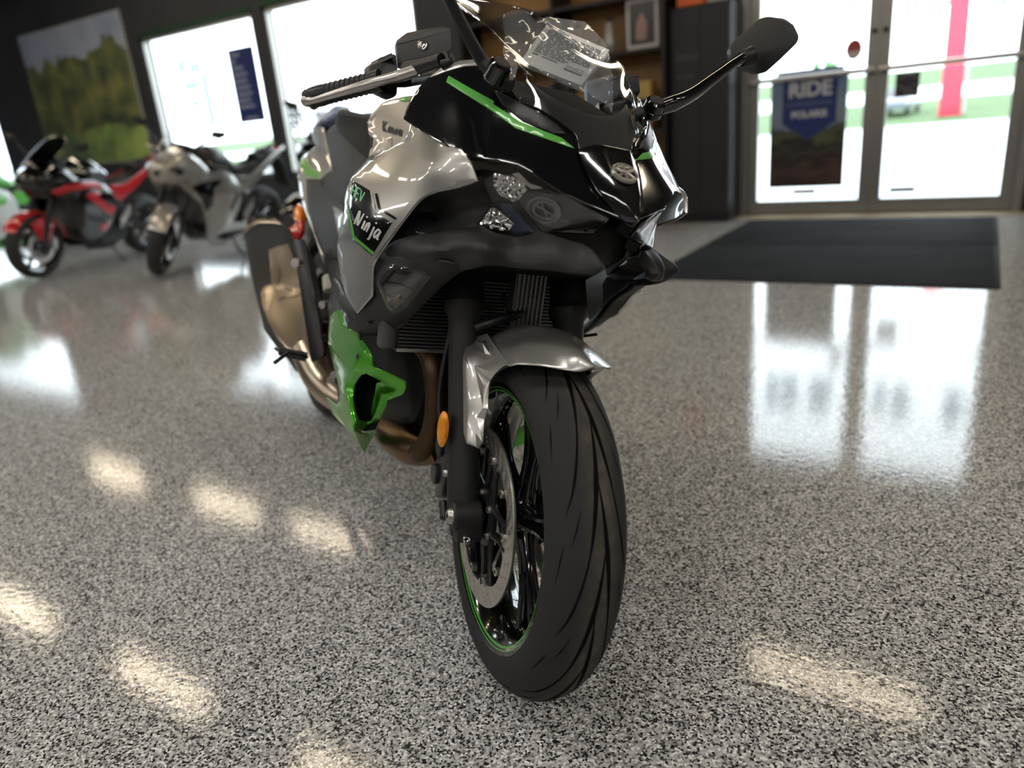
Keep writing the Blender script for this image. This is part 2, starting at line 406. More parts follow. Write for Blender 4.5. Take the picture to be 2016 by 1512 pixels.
class Surf:                                  # smooth curved surface through measured points (thin plate in inverse depth)
    def __init__(s, pts, reg=1e-6):
        P = np.array(pts, float); Q = np.array([pix(p) for p in P]); s.c = Q[:, :2]/100.; N = len(P)
        r = np.linalg.norm(s.c[:, None]-s.c[None], axis=2); K = np.where(r > 0, r*r*np.log(r+1e-12), 0)+np.eye(N)*reg
        T = np.hstack([np.ones((N, 1)), s.c]); A = np.zeros((N+3, N+3)); A[:N, :N] = K; A[:N, N:] = T; A[N:, :N] = T.T
        rhs = np.zeros(N+3); rhs[:N] = 1/Q[:, 2]
        s.w = np.linalg.lstsq(A, rhs, rcond=None)[0]
    def __call__(s, P, d=0.0):               # pixels -> points; d lifts the point towards the viewer's side
        P = np.atleast_2d(np.asarray(P, float)); c = P/100.
        r = np.linalg.norm(c[:, None]-s.c[None], axis=2); K = np.where(r > 0, r*r*np.log(r+1e-12), 0)
        inv = K @ s.w[:-3]+s.w[-3]+c @ s.w[-2:]
        dep = 1/inv
        D = np.stack([(P[:, 0]-PPX)/FPX, -(P[:, 1]-PPY)/FPX, np.ones(len(P))], 1) @ CR.T @ FB
        q = CB+D*dep[:, None]
        if d: q = q-D/np.linalg.norm(D, axis=1)[:, None]*d
        return q
def S(*a, reg=1e-6):                         # S((px,py,'y',v), ...) builds a Surf
    pts = []
    for px, py, ax, v in a: pts.append(B(px, py, **{ax: v}))
    return Surf(pts, reg)
def panel(name, outline, surf, m, parent, thick=.004, holes=(), step=12, both=True, d=0.0, rim=.0014, label=None, sharp=40):
    v, t = fill2d(outline, holes, step)
    V, F = shell(surf(v, d), t, thick, rim, toward=CB)
    a = obj(name, V, F, m, parent, True, label, sharp=sharp)
    if both: obj(name, *mirror(V, F), m, parent, True, label, sharp=sharp)
    return a
def ribbon(pts, w):                          # outline of a stroke of width w (number or list) along pixel points
    P = np.array(pts, float); N = len(P); ww = np.full(N, w, float) if np.isscalar(w) else np.interp(np.linspace(0, 1, N), np.linspace(0, 1, len(w)), w)
    T = np.gradient(P, axis=0); T /= np.linalg.norm(T, axis=1)[:, None]+1e-9; n = np.stack([-T[:, 1], T[:, 0]], 1)
    L = P+n*ww[:, None]/2; Rr = P-n*ww[:, None]/2
    return L, Rr
def stripmesh(mb, pts, w, surf, d=.001, thick=.0006, mi=0):   # raised stroke lying on a surface
    pts = np.array(pts, float); dl = np.r_[0, np.cumsum(np.linalg.norm(np.diff(pts, axis=0), axis=1))]; k_ = max(len(pts), int(dl[-1]/7)+2)
    if not np.isscalar(w): w = list(np.interp(np.linspace(0, 1, 24), np.linspace(0, 1, len(w)), w))
    tt = np.union1d(np.linspace(0, dl[-1], k_), dl); tt = tt[np.r_[True, np.diff(tt) > 1e-6]]; pts = np.stack([np.interp(tt, dl, pts[:, 0]), np.interp(tt, dl, pts[:, 1])], 1)
    L, Rr = ribbon(pts, w); N = len(L)
    a, b_ = surf(L, d), surf(Rr, d); a0, b0 = surf(L, d-thick), surf(Rr, d-thick)
    V = np.vstack([a, b_, a0, b0]); F = []
    for i in range(N-1):
        F += [(i, i+1, N+i+1, N+i), (2*N+i, 2*N+i+1, i+1, i), (N+i, N+i+1, 3*N+i+1, 3*N+i)]
    F += [(0, N, 3*N, 2*N), (N-1, 3*N-1, 4*N-1, 2*N-1)]
    mb.add(V, F, mi)
GLY = {'H': [[(0, 0), (0, 1)], [(1, 0), (1, 1)], [(0, .5), (1, .5)]], 'E': [[(1, 0), (0, 0), (0, 1), (1, 1)], [(0, .5), (.85, .5)]], 'V': [[(0, 1), (.5, 0), (1, 1)]],
       'N': [[(0, 0), (.18, 1), (.55, .05), (.95, 1.0)]], 'i': [[(.3, 0), (.55, .62)], [(.66, .85), (.74, .98)]], 'n': [[(0, 0), (.25, .6)], [(.12, .3), (.5, .62), (.72, .5), (.6, 0)]],
       'j': [[(.75, .62), (.45, -.25), (.0, -.36)], [(.86, .85), (.95, .98)]], 'a': [[(.85, .55), (.45, .62), (.1, .25), (.3, .0), (.75, .35), (.9, .6), (.75, .05), (1.0, .02)]],
       'K': [[(0, 0), (0, 1)], [(.85, 1), (.08, .45), (.9, 0)]], 'w': [[(0, .62), (.25, 0), (.5, .5), (.75, 0), (1, .62)]], 'A': [[(0, 0), (.5, 1), (1, 0)], [(.2, .35), (.8, .35)]]}
def lettering(name, text, org, wv, uv, surf, m, parent, pen, adv, both=False, d=.0012, n=4):
    mb = MB(); org = np.array(org, float); wv = np.array(wv, float); uv = np.array(uv, float); x = 0
    for chx in text:
        a = adv.get(chx, 1.0)
        for st in GLY[chx]:
            q = [org+wv*(x+p[0]*a*.8)+uv*p[1] for p in st]
            if n > 1 and len(q) > 2: q = cr(*q, n=n)
            stripmesh(mb, np.array(q), pen, surf, d)
        x += a
    o = mb.build(name, m, parent, False)
    if both:
        V, F = mirror(mb.V, mb.F); obj(name, V, F, m, parent, False)
    return o
def Bm(pts): return [tuple(p) for p in pts]
MBASE = Matrix.Identity(4)
for i_ in range(3):
    for j_ in range(3): MBASE[i_][j_] = FB[i_, j_]
    MBASE[i_][3] = OB[i_]
# ------------------------------------------------------------------ the hybrid sport motorcycle in front
bike = empty('motorcycle', 'silver, black and green sport motorcycle in the foreground with hybrid lettering', 'motorcycle', matrix=MBASE)
both = True
def pair(name, VF, m, smooth=True, label=None, sharp=35):
    a = obj(name, VF[0], VF[1], m, bike, smooth, label, sharp=sharp); b_ = obj(name, *mirror(*VF), m, bike, smooth, label, sharp=sharp); return a, b_

# --- dark bodywork core behind the panels
core = MB()
core.add(*hull([(x, s*y, z) for s in (-1, 1) for (x, y, z) in [(.10, .02, .80), (.08, .08, .85), (.06, .03, .74), (-.05, .15, .86), (-.05, .15, .75), (-.25, .19, .88), (-.25, .19, .68), (-.45, .16, .90), (-.45, .17, .62), (.03, .05, .88)]], .01))
core.build('inner_cowl', M['deep_black'], bike)
eng = MB()
eng.add(*hull([(x, s*y, z) for s in (-1, 1) for (x, y, z) in [(-.27, .10, .50), (-.32, .11, .36), (-.45, .14, .30), (-.85, .14, .29), (-.95, .13, .45), (-.85, .15, .70), (-.40, .16, .72)]], .015))
for s in (-1, 1): eng.add(*cyl((-.62, s*.13, .36), (-.62, s*.185, .36), .10, .085, 28))
eng.build('engine', M['satin_black'], bike)

# --- nose cowl
CWL = S((1205, 298, 'y', 0), (1203, 346, 'y', 0), (1240, 433, 'y', 0), (1131, 291, 'y', -.049), (1018, 249, 'y', -.115), (960, 165, 'y', -.145), (1047, 337, 'y', -.125), (922, 310, 'y', -.194),
        (795, 232, 'x', -.175), (800, 210, 'x', -.19), (850, 140, 'x', -.165), (915, 122, 'x', -.10), (860, 270, 'y', -.213), (1112, 380, 'y', -.083), (1180, 408, 'y', -.045), (880, 200, 'y', -.200), (1060, 215, 'y', -.10), (1130, 262, 'y', -.055), reg=.8)
panel('nose_cowl', [(795, 232), (800, 215), (809, 196), (825, 172), (845, 152), (872, 134), (905, 124), (940, 120), (962, 150), (1000, 172), (1022, 202), (1058, 213), (1101, 240), (1130, 263), (1134, 268), (1141, 298), (1166, 331), (1184, 366), (1243, 429), (1239, 434), (1227, 428), (1112, 380), (1047, 337), (1021, 323), (978, 314), (922, 310), (903, 298), (840, 262)],
      CWL, M['gloss_black'], bike, .006, step=11, rim=.0022)
# nose centre panel: a straight ridge line from the screen down to the mouth, faceted to both sides
def nosept(t, u):                            # t along the ridge, u half width fraction -1..1
    c = np.array((.092, 0, .908))*(1-t)+np.array((.182, 0, .812))*t
    wd = np.interp(t, (0, .22, .42, .62, .85, 1), (.051, .048, .043, .035, .018, .003))
    a_ = abs(u); back = .012*min(a_/.35, 1)*0+.020*max(a_-.55, 0)/.45
    return c+np.array((-back*.6+.006, u*wd, -back*.5+.004))
NP_ = np.array([[nosept(t, u) for u in (-1, -.8, -.56, -.54, -.3, 0, .3, .54, .56, .8, 1)] for t in np.linspace(0, 1, 14)]); P_ = NP_.reshape(-1, 3); T_ = []
for i in range(13):
    for j in range(10):
        a = i*11+j; T_ += [(a, a+1, a+12), (a, a+12, a+11)]
V, F = shell(P_, T_, .006, .002, toward=(2, 0, 1.5)); obj('nose_cowl_centre', V, F, M['gloss_black'], bike, sharp=22)
# inner edge of the cowl, its lit ridge painted as a silver strip
panel('cowl_lit_edge', [(846, 151), (872, 132), (905, 120), (936, 117), (950, 126), (915, 128), (880, 138)], CWL, M['silver'], bike, .004, d=.002, step=8)
# green stripes
panel('green_stripe', [(883, 149), (929, 175.6), (972, 199), (971, 205), (1024, 239.6), (1104.6, 271), (1131, 291.7), (1015, 251.5), (971, 219), (947, 204), (878.5, 161)], CWL, M['lime'], bike, .0012, d=.0012, step=10, rim=.0004)
# dark cover between stripe and windscreen
panel('screen_base_cover', [(975, 178), (1010, 196), (1060, 222), (1094, 244), (1112, 262), (1090, 260), (1030, 236), (990, 204)], CWL, M['satin_black'], bike, .003, d=.003, step=9)
# emblem
def disc_on(mb, c, ax_, bx, surf, d, th, ring=None, n=32):
    pts = [(c[0]+ax_[0]*math.cos(t)+bx[0]*math.sin(t), c[1]+ax_[1]*math.cos(t)+bx[1]*math.sin(t)) for t in np.linspace(0, 2*math.pi, n, endpoint=False)]
    holes = [] if ring is None else [[(c[0]+ring*(p[0]-c[0]), c[1]+ring*(p[1]-c[1])) for p in pts]]
    v, t = fill2d(pts, holes, 5); V, F = shell(surf(v, d), t, th, .0008, toward=CB); mb.add(V, F)
em = MB(); e0 = nosept(.40, 0); eu = np.array((0, 1., 0)); ev = np.array((-.096, 0, .090)); ev = ev/np.linalg.norm(ev)*-1; en = np.cross(eu, ev); en = en if en[0] > 0 else -en
def ept(u, v_, h): return e0+eu*u+ev*v_+en*h
RV, RF = lathe([(.0215, .001), (.0215, .006), (.0205, .0075), (.0178, .0075), (.0170, .006), (.0170, .001)], 40)
em.add([ept(v[0], v[2]*.82, v[1]) for v in RV], RF)
for q, w_ in (([(-.015, -.006), (0, -.001), (.015, -.006)], .0028), ([(0, -.015), (0, .0), (0, .016)], .0026), ([(-.013, .009), (0, .0), (.013, .009)], .0024), ([(-.010, -.011), (.010, -.011)], .0022)):
    em.add(*tube([ept(u, v_, .005) for u, v_ in cr(*q, n=4)], w_, 8))
em.build('emblem', M['alu'], bike)

# --- headlights
HL = S((944, 333, 'y', -.170), (1066, 371, 'y', -.107), (1197, 430, 'y', -.033), (1171, 461, 'y', -.034), (1064, 458, 'y', -.093), (1018, 468, 'y', -.113), (941, 441, 'y', -.160), (1020, 410, 'y', -.119))
hl_out = [(944, 333), (985, 339), (1012, 345), (1068, 371), (1113, 385), (1198, 430), (1172, 461), (1120, 460), (1064, 458), (1018, 469), (975, 460), (941, 445), (939, 440), (968, 404), (969, 397), (948, 350)]
hl = panel('headlight', hl_out, HL, M['deep_black'], bike, .02, step=12, d=-.012, rim=.001)
def sub(name, outline, surf, m, d, thick=.003, step=8, rim=.0008, holes=()):
    return panel(name, outline, surf, m, bike, thick, holes, step, True, d, rim)
refl = mat('faceted_reflector', (.80, .80, .78), .12, 1); nv_ = refl.node_tree.nodes.new('ShaderNodeTexVoronoi'); nv_.inputs['Scale'].default_value = 130
tc_ = refl.node_tree.nodes.new('ShaderNodeTexCoord'); refl.node_tree.links.new(tc_.outputs['Object'], nv_.inputs['Vector']); bump(refl, nv_.outputs['Distance'], .75, .005)
sub('turn_signal_reflector', [(972, 342), (1008, 348), (1030, 362), (1037, 374), (1022, 392), (1010, 397), (985, 384), (972, 366)], HL, refl, -.006, step=5)
sub('signal_edge_trim', [(1008, 343), (1020, 341), (1040, 362), (1066, 371), (1046, 371), (1030, 360)], HL, M['alu'], -.004)
sub('position_lamp_reflector', [(968, 408), (980, 414), (1012, 441), (1000, 454), (975, 452), (944, 442)], HL, refl, -.006, step=5)
sub('position_lamp_tint', [(984, 400), (1005, 404), (1030, 436), (1050, 455), (1020, 462), (1006, 455), (1016, 440), (990, 416)], HL, mat('blue_tinted_plastic', (.012, .028, .065), .15, 0, 1), -.006)
sub('low_beam_cover', [(1022, 394), (1040, 376), (1113, 388), (1192, 431), (1168, 458), (1100, 456), (1052, 440)], HL, M['lamp_dark'], -.006)
pm = MB()
disc_on(pm, (1070, 414), (34, 7), (-3, 25), HL, -.0012, .004, .86); disc_on(pm, (1072, 414), (25, 5), (-2, 18), HL, -.0008, .003, .80)
for q in ([(1052, 404), (1070, 412), (1088, 424)], [(1066, 398), (1072, 414), (1078, 430)]): stripmesh(pm, np.array(q, float), 3, HL, -.0005, .002)
pm.build('projector', mat('dark_chrome_bezel', (.24, .24, .25), .2, 1), bike); obj('projector', *mirror(pm.V, pm.F), bpy.data.materials['dark_chrome_bezel'], bike)
panel('headlight_lens', hl_out, HL, M['clear'], bike, .0012, step=12, d=.0015, rim=.0005)
lg = MB()
for q in ([(969, 398), (1018, 400), (1064, 457)], [(941, 444), (969, 400)], [(1020, 468), (1066, 458), (1170, 461)], [(1172, 460), (1197, 431)]): stripmesh(lg, np.array(resample(q, 14)[:-1] if False else q, float), 2.2, HL, .002, .0015)
lg.build('headlight_seal', M['gloss_black'], bike)

# --- silver side panels
SP = S((804, 262, 'x', -.235), (887, 289, 'y', -.207), (935, 355, 'y', -.187), (841, 382, 'y', -.217), (769, 465, 'y', -.240), (732, 526, 'y', -.252), (730, 581, 'y', -.250), (701, 614, 'y', -.262), (671, 549, 'x', -.40), (666, 499, 'x', -.40),
       (678, 412, 'x', -.36), (691, 354, 'x', -.345), (727, 324, 'x', -.335), (756, 300, 'x', -.32), (795, 277, 'x', -.26), (765, 390, 'x', -.185), (720, 450, 'x', -.235), (700, 480, 'x', -.27), (702, 540, 'x', -.275), (850, 330, 'y', -.221), reg=.25)
sil = [(804, 262), (809, 240), (834, 256), (887, 289), (911, 306.5), (923, 321), (935.5, 355), (900, 366.5), (860, 375)] + cr((841, 382), (821.5, 395.5), (791, 435), (769, 465), (750, 492), (737.5, 512), (731.5, 530), (731, 548), (730, 581), n=3) + [(701.5, 614), (683, 584), (671, 549), (665, 510), (663, 480), (671, 450), (678, 412), (678, 390), (683.5, 370), (690, 355), (703, 342), (727, 324), (756, 300.5), (774, 289), (795, 277)]
panel('side_fairing', sil, SP, M['silver'], bike, .006, step=11, rim=.004)
# bevelled silver flange along the front edge
fl = [(900, 366.5), (860, 375), (841, 382), (821.5, 395.5), (791, 435), (769, 465), (750, 492), (737.5, 512)]
for s_ in (0, 1):
    mb = MB(); stripmesh(mb, np.array(cr(*[(p[0]-3, p[1]-4) for p in fl], n=4)), [5, 11, 11, 7], SP, .003, .004)
    V, F = (mb.V, mb.F) if not s_ else mirror(mb.V, mb.F)
    obj('fairing_flange', V, F, M['silver'], bike)
panel('side_decal', [(694, 354.5), (727.6, 374.7), (735, 415), (772, 438.5), (757, 462), (744, 486), (736.5, 507), (695, 472.5), (687, 440), (686, 410)], SP, mat('decal_black', (.004, .004, .005), .15, 0, .8), bike, .0006, d=.0008, step=12, rim=.0002)
for s_ in (0, 1):
    mb = MB(); stripmesh(mb, np.array([(731, 376), (737, 414), (774, 437)], float), 4.2, SP, .0022)
    V, F = (mb.V, mb.F) if not s_ else mirror(mb.V, mb.F); obj('decal_line', V, F, M['silver'], bike, False)
    mb = MB(); stripmesh(mb, np.array([(740, 381), (746, 410), (779, 431)], float), 4.5, SP, .0022)
    V, F = (mb.V, mb.F) if not s_ else mirror(mb.V, mb.F); obj('decal_line', V, F, M['gloss_black'], bike, False, 'black decal line')
    mb = MB(); stripmesh(mb, np.array([(684, 402), (690, 434), (696, 467), (737, 501)], float), [1.5, 5, 5.5, 5], SP, .0024)
    V, F = (mb.V, mb.F) if not s_ else mirror(mb.V, mb.F); obj('decal_line', V, F, M['lime'], bike, False, 'green decal line')
lettering('hybrid_lettering', 'HEV', (690.5, 383), (7.6, 5.4), (6.0, -19.5), SP, mat('mint_lettering', (.16, .50, .26), .35), bike, 2.6, {'H': 1.0, 'E': 1.0, 'V': 1.05}, d=.0022, n=1)
lettering('script_lettering', 'Ninja', (697, 441), (14, 9.2), (9.5, -27), SP, mat('silver_lettering', (.62, .62, .60), .4, .3), bike, [3.6, 4.6, 3.4], {'N': .95, 'i': .42, 'n': .72, 'j': .55, 'a': .95}, d=.0024, n=4)

# --- matte black cheek, winglet and side duct
CH = S((935, 357, 'y', -.170), (860, 375, 'y', -.198), (790, 436, 'y', -.215), (757, 492, 'y', -.232), (850, 456, 'y', -.190), (943, 448, 'y', -.155), (968, 404, 'y', -.138), (860, 415, 'y', -.175))
panel('inner_cheek', [(938, 352), (900, 362), (858, 372), (820, 392), (789, 432), (752, 490), (758, 500), (850, 462), (945, 452), (940, 441), (968, 404), (948, 350)], CH, M['matte_black'], bike, .004, step=12)
cv = MB()
for q in ([(820, 424), (845, 427), (862, 436)], [(818, 456), (840, 462), (858, 468)]): stripmesh(cv, np.array(cr(*q, n=3)), [2, 4, 2], CH, .006, .006)
cv.build('cheek_rib', M['gloss_black'], bike)
WG = S((758, 492, 'y', -.238), (757, 506, 'y', -.236), (850, 455, 'y', -.193), (943, 448, 'y', -.159), (1018, 466, 'y', -.115), (1064, 458, 'y', -.095), (1145, 482, 'y', -.056), (1177, 526, 'y', -.052), (1165, 534, 'y', -.054), (1101, 528, 'y', -.088), (994, 520, 'y', -.137), (905, 530, 'y', -.168), (870, 520, 'y', -.192), (800, 510, 'y', -.224), (950, 490, 'y', -.175), (1090, 497, 'y', -.095), (850, 490, 'y', -.212))
panel('winglet', [(757, 494), (775, 478), (800, 468), (850, 456), (900, 450), (943, 446), (975, 460), (1018, 469), (1064, 459), (1145, 483)] + cr((1145, 483), (1160, 494), (1170, 509), (1177.5, 525), n=2)[1:] + [(1166, 533.5), (1101, 528), (1048, 523), (994, 520), (948, 521), (919, 528), (905, 531), (870, 521), (830, 514), (795, 510), (765, 508)],
      WG, M['matte_black'], bike, .014, step=12, rim=.005)
SD = S((731, 548, 'y', -.248), (735, 515, 'y', -.246), (757, 500, 'y', -.236), (800, 509, 'y', -.224), (870, 521, 'y', -.195), (919, 528, 'y', -.160), (869, 561, 'y', -.172), (844, 588, 'y', -.178), (807, 623, 'y', -.188), (782, 648, 'y', -.192), (740, 655, 'y', -.214), (705, 655, 'y', -.234), (683, 645, 'x', -.38), (701, 614, 'y', -.254), (730, 581, 'y', -.246), (790, 565, 'y', -.226))
lens_o = [(769, 520), (836.7, 536), (845.5, 546), (819, 581), (799.6, 605), (775.6, 621), (761.5, 605), (742, 559), (745, 550)]
panel('side_duct', [(731.5, 530), (737, 513), (757, 497), (800, 507), (870, 518), (922, 527), (901, 537), (869, 562), (844, 589), (807, 624), (795, 640), (782, 648), (740, 655), (708, 655), (683, 645), (690, 630), (701.5, 613), (730, 581), (731, 548)], SD, M['matte_black'], bike, .008, holes=[[(775, 527), (833, 540), (840, 547), (815, 579), (796, 602), (776, 614), (766, 603), (748, 560)]], step=11, rim=.004)
panel('duct_dark_sheet', [(737, 520), (757, 503), (800, 513), (870, 524), (912, 530), (896, 538), (865, 560), (840, 587), (804, 620), (780, 643), (740, 650), (712, 650), (696, 642), (706, 613), (735, 581), (736, 548)], SD, M['deep_black'], bike, .003, d=-.016, step=14)  # added deep-black sheet standing in for the dark duct interior
panel('signal_lens', lens_o, SD, M['clear'], bike, .004, step=10, d=.006, rim=.003)
panel('signal_housing', lens_o, SD, mat('grey_signal_housing', (.07, .07, .068), .35), bike, .004, step=10, d=-.010)
for s_ in (0, 1):
    mb = MB()
    for q in ([(752, 553), (790, 560), (828, 575)], [(755, 580), (780, 586), (812, 590)], [(770, 535), (800, 540)]): stripmesh(mb, np.array(q, float), 2.5, SD, -.008, .002)
    V, F = (mb.V, mb.F) if not s_ else mirror(mb.V, mb.F); obj('signal_rib', V, F, M['deep_black'], bike)
bl = MB(); disc_on(bl, (780.5, 591), (6, 1), (-1, 6), SD, .004, .012); bl.build('signal_bulb', M['bronze'], bike); obj('signal_bulb', *mirror(bl.V, bl.F), M['bronze'], bike)
panel('duct_underside', [(683, 645), (708, 655), (740, 655), (782, 648), (795, 641), (772, 652), (745, 662), (715, 660)], S((683, 645, 'x', -.38), (708, 655, 'y', -.232), (740, 655, 'y', -.214), (782, 648, 'y', -.192), (745, 662, 'y', -.19), (715, 660, 'x', -.37)), M['matte_black'], bike, .006, step=8)

# --- tank shroud, tab, flange
TK = S((750, 203, 'x', -.62), (724, 238, 'x', -.66), (736, 272, 'x', -.60), (769, 285, 'x', -.50), (806, 262, 'x', -.42), (845, 200, 'x', -.42), (790, 225, 'x', -.50), reg=.3)
panel('tank_shroud', [(724, 239), (728, 230), (750, 203.5), (765, 197), (800, 190), (845, 185), (850, 255), (808, 263), (790, 280), (769, 296), (768, 274), (736, 272), (727, 262)], TK, M['silver'], bike, .006, step=10, rim=.003)
panel('shroud_tab', [(736, 271), (768, 273), (769, 294), (748, 293), (726, 309), (729, 296), (735, 290)], TK, M['silver'], bike, .01, d=.008, step=8, rim=.004)
FLG = S((727, 308, 'x', -.50), (748, 293, 'x', -.48), (795, 277, 'x', -.265), (756, 301, 'x', -.33), (727, 325, 'x', -.345), (691, 355, 'x', -.355), (694, 346, 'x', -.42))
panel('shroud_flange', [(726, 309), (748, 293), (768, 294), (797, 276), (776, 290), (757, 302), (728, 325), (704, 343), (690, 356), (693, 347), (711, 328)], FLG, M['silver'], bike, .006, step=8, rim=.003)
lettering('tank_lettering', 'Kawa', (753.5, 258.5), (9.6, 2.6), (1.0, -21), TK, M['ink'], bike, 2.4, {'K': .95, 'a': .95, 'w': 1.2}, d=.0035, n=1)
panel('shroud_green_line', [(785, 196), (798, 190), (810, 196), (797, 199)], TK, M['lime'], bike, .001, d=.0035, step=8)
fcv = MB(); fcv.add(*hull([(x, s*y, z) for s in (-1, 1) for x, y, z in ((-.36, .15, .90), (-.36, .17, .66), (-.60, .17, .62), (-.92, .13, .62), (-.95, .11, .80), (-.80, .12, .87), (-.60, .13, .90))], .012)); fcv.build('frame_cover', M['matte_black'], bike)
tank = MB(); rings = []
for x, zt, w_ in ((-.42, .91, .08), (-.46, .97, .10), (-.55, 1.0, .112), (-.66, 1.0, .112), (-.78, .965, .10), (-.86, .92, .08)):
    rings.append([(x, w_*sx, .80+(zt-.80)*sz) for sx, sz in ((-.9, 0), (-1, .45), (-.86, .8), (-.5, .96), (0, 1), (.5, .96), (.86, .8), (1, .45), (.9, 0))])
V = [p for r in rings for p in r]; F = [(i*9+k, i*9+k+1, (i+1)*9+k+1, (i+1)*9+k) for i in range(5) for k in range(8)]; F += [tuple(range(9))[::-1], tuple(45+k for k in range(9))]
tank.add(V, F); tk_o = tank.build('fuel_tank', M['silver'], bike, sharp=60); sm_ = tk_o.modifiers.new('sub', 'SUBSURF'); sm_.levels = sm_.render_levels = 2

# --- windscreen
edges = [B(1021, 200, y=-.110), B(1038, 152, y=-.097), B(1012, 114, y=-.106), B(962, 50, y=-.122), B(915, 18, y=-.112), B(868, -15, y=-.085)]
cens = [(.098, 0, .904), (.055, 0, .946), (.010, 0, .988), (-.075, 0, 1.052), (-.165, 0, 1.108), (-.27, 0, 1.16)]
rows = []
for e_, c_ in zip(edges, cens):
    e_ = np.array((e_[0], -e_[1], e_[2])); c_ = np.array(c_); rows.append([])
    for f_ in (0, .33, .66, .86, 1):
        p_ = c_+(e_-c_)*f_**2.2; p_[1] = e_[1]*f_; rows[-1].append(tuple(p_))
def grid_surface(rows, nu=5, nv=5):
    R_ = [cr(*r, n=nv) for r in rows]; A = np.array(R_); out = np.array([cr(*[tuple(p) for p in A[:, j]], n=nu) for j in range(A.shape[1])]).transpose(1, 0, 2)
    h, w_ = out.shape[:2]; P = out.reshape(-1, 3); T = []
    for i in range(h-1):
        for j in range(w_-1):
            a = i*w_+j; T += [(a, a+1, a+w_+1), (a, a+w_+1, a+w_)]
    return P, T, out
full = [[(p[0], -p[1], p[2]) for p in reversed(r)]+r[1:] for r in rows]
P_, T_, G_ = grid_surface(full, 5, 3)
wsV, wsF = shell(P_, T_, .0032, .0012, toward=(1.5, 0, 1.6))
obj('windscreen', wsV, wsF, M['screen'], bike, True, 'clear windscreen')
# lower part of the screen backed by a dark band
bk_ = [[tuple(np.array(p)+np.array((-.008, 0, -.006))) for p in r] for r in full[:2]]+[[tuple(np.array(a)*.5+np.array(b)*.5+np.array((-.008, 0, -.006))) for a, b in zip(full[1], full[2])]]
P2, T2, G2_ = grid_surface([[r[j] for j in range(1, 8)] for r in bk_], 4, 4)
V, F = shell(P2, T2, .002, .0008, toward=(1.5, 0, 1.6)); obj('screen_backing', V, F, mat('smoked_dark_plastic', (.018, .018, .02), .35), bike)
# dash behind it
ds = MB(); ds.add(*hull([(-.06, s*.10, .93) for s in (-1, 1)]+[(-.10, s*.11, .985) for s in (-1, 1)]+[(-.27, s*.12, .96) for s in (-1, 1)]+[(-.22, s*.10, 1.03) for s in (-1, 1)]+[(-.30, s*.10, .90) for s in (-1, 1)], .008)); ds.build('dashboard', M['deep_black'], bike)
# --- front wheel (steered frame: x along the wheel, y left, z up, origin at the hub)
RT = .300
wheel_prof = []
for a in np.linspace(-150, 150, 41):         # tyre section, crown at a = 0
    t = RAD(a); wheel_prof.append((.2405+.0595*math.cos(t)*(1.0 if abs(a) < 90 else .62), .0605*math.sin(t)*(1 if abs(a) < 95 else 1-.10*(abs(a)-95)/55)))
tv, tf = lathe(wheel_prof, 128)
tyre = MB(); tyre.add(tv, tf)
def tyre_pt(th, s, lift=.0004):              # point on the tread: angle, arc distance from the crown
    a = s/.060; r = .2405+(.0595+lift)*math.cos(a); y = (.0605+lift)*math.sin(a)
    return (r*math.cos(th), y, r*math.sin(th))
def groove(mb, path, width, mi=1):
    P = cr(*path, n=7); N = len(P); V = []; F = []
    ww = np.interp(np.linspace(0, 1, N), np.linspace(0, 1, len(width)), width)
    for i in range(N):
        p = np.array(P[i]); q = np.array(P[min(i+1, N-1)])-np.array(P[max(i-1, 0)]); q[0] *= .3; q /= np.linalg.norm(q)+1e-9
        nx, ny = -q[1]/.3, q[0]
        for sg in (-1, 1): V.append(tyre_pt(p[0]+sg*nx*ww[i]/2, p[1]+sg*ny*ww[i]/2))
    F = [(2*i, 2*i+1, 2*i+3, 2*i+2) for i in range(N-1)]; mb.add(V, F, mi)
PITCHN = 10
for k in range(PITCHN):
    for sg, ph in ((1, 0), (-1, .5)):
        t0 = (k+ph)*2*math.pi/PITCHN; st = 2*math.pi/PITCHN
        groove(tyre, [(t0, sg*-.004), (t0-.55*st, sg*.006), (t0-1.1*st, sg*.019), (t0-1.55*st, sg*.036), (t0-1.8*st, sg*.052)], [.0006, .0045, .0076, .0055, .0026, .0034, .0040, .0024, .0006])
        groove(tyre, [(t0-.35*st, sg*.066), (t0-.15*st, sg*.060), (t0-.02*st, sg*.055)], [.0006, .0026, .0008])
        groove(tyre, [(t0-.75*st, sg*.030), (t0-.9*st, sg*.037), (t0-1.02*st, sg*.044)], [.0006, .0022, .0006])
fw = MB()                                     # cast rim: barrel, lips, hub and spokes
prof = [(.2275, -.0555), (.2290, -.050), (.2235, -.047), (.2185, -.0455), (.2120, -.044), (.2030, -.034), (.1960, -.012), (.1955, .012), (.2030, .034), (.2120, .044), (.2185, .0455), (.2235, .047), (.2290, .050), (.2275, .0555), (.216, .052), (.209, .046), (.2, .036), (.190, .012), (.190, -.012), (.2, -.036), (.209, -.046), (.216, -.052)]
fw.add(*lathe([(r, y) for r, y in prof], 96, closed_prof=True))
fw.add(*lathe([(.0, -.048), (.030, -.048), (.034, -.044), (.034, .044), (.030, .048), (0, .048)], 32))
for k in range(5):
    a = RAD(72*k+14)
    for sg in (-1, 1):
        p0 = np.array((.03*math.cos(a+sg*.35), .0, .03*math.sin(a+sg*.35))); p1 = np.array((.11*math.cos(a+sg*.13), 0, .11*math.sin(a+sg*.13))); p2 = np.array((.196*math.cos(a+sg*.20), 0, .196*math.sin(a+sg*.20)))
        V, F = tube(cr(p0, p1, p2, n=5), [.016, .010, .010, .014], 10); 
        V = [(v[0], v[1]*1.15, v[2]) for v in V]; fw.add(V, F)
wheel = obj('front_wheel', *tob((fw.V, fw.F)), M['gloss_black'], bike, label='gloss black cast front wheel')
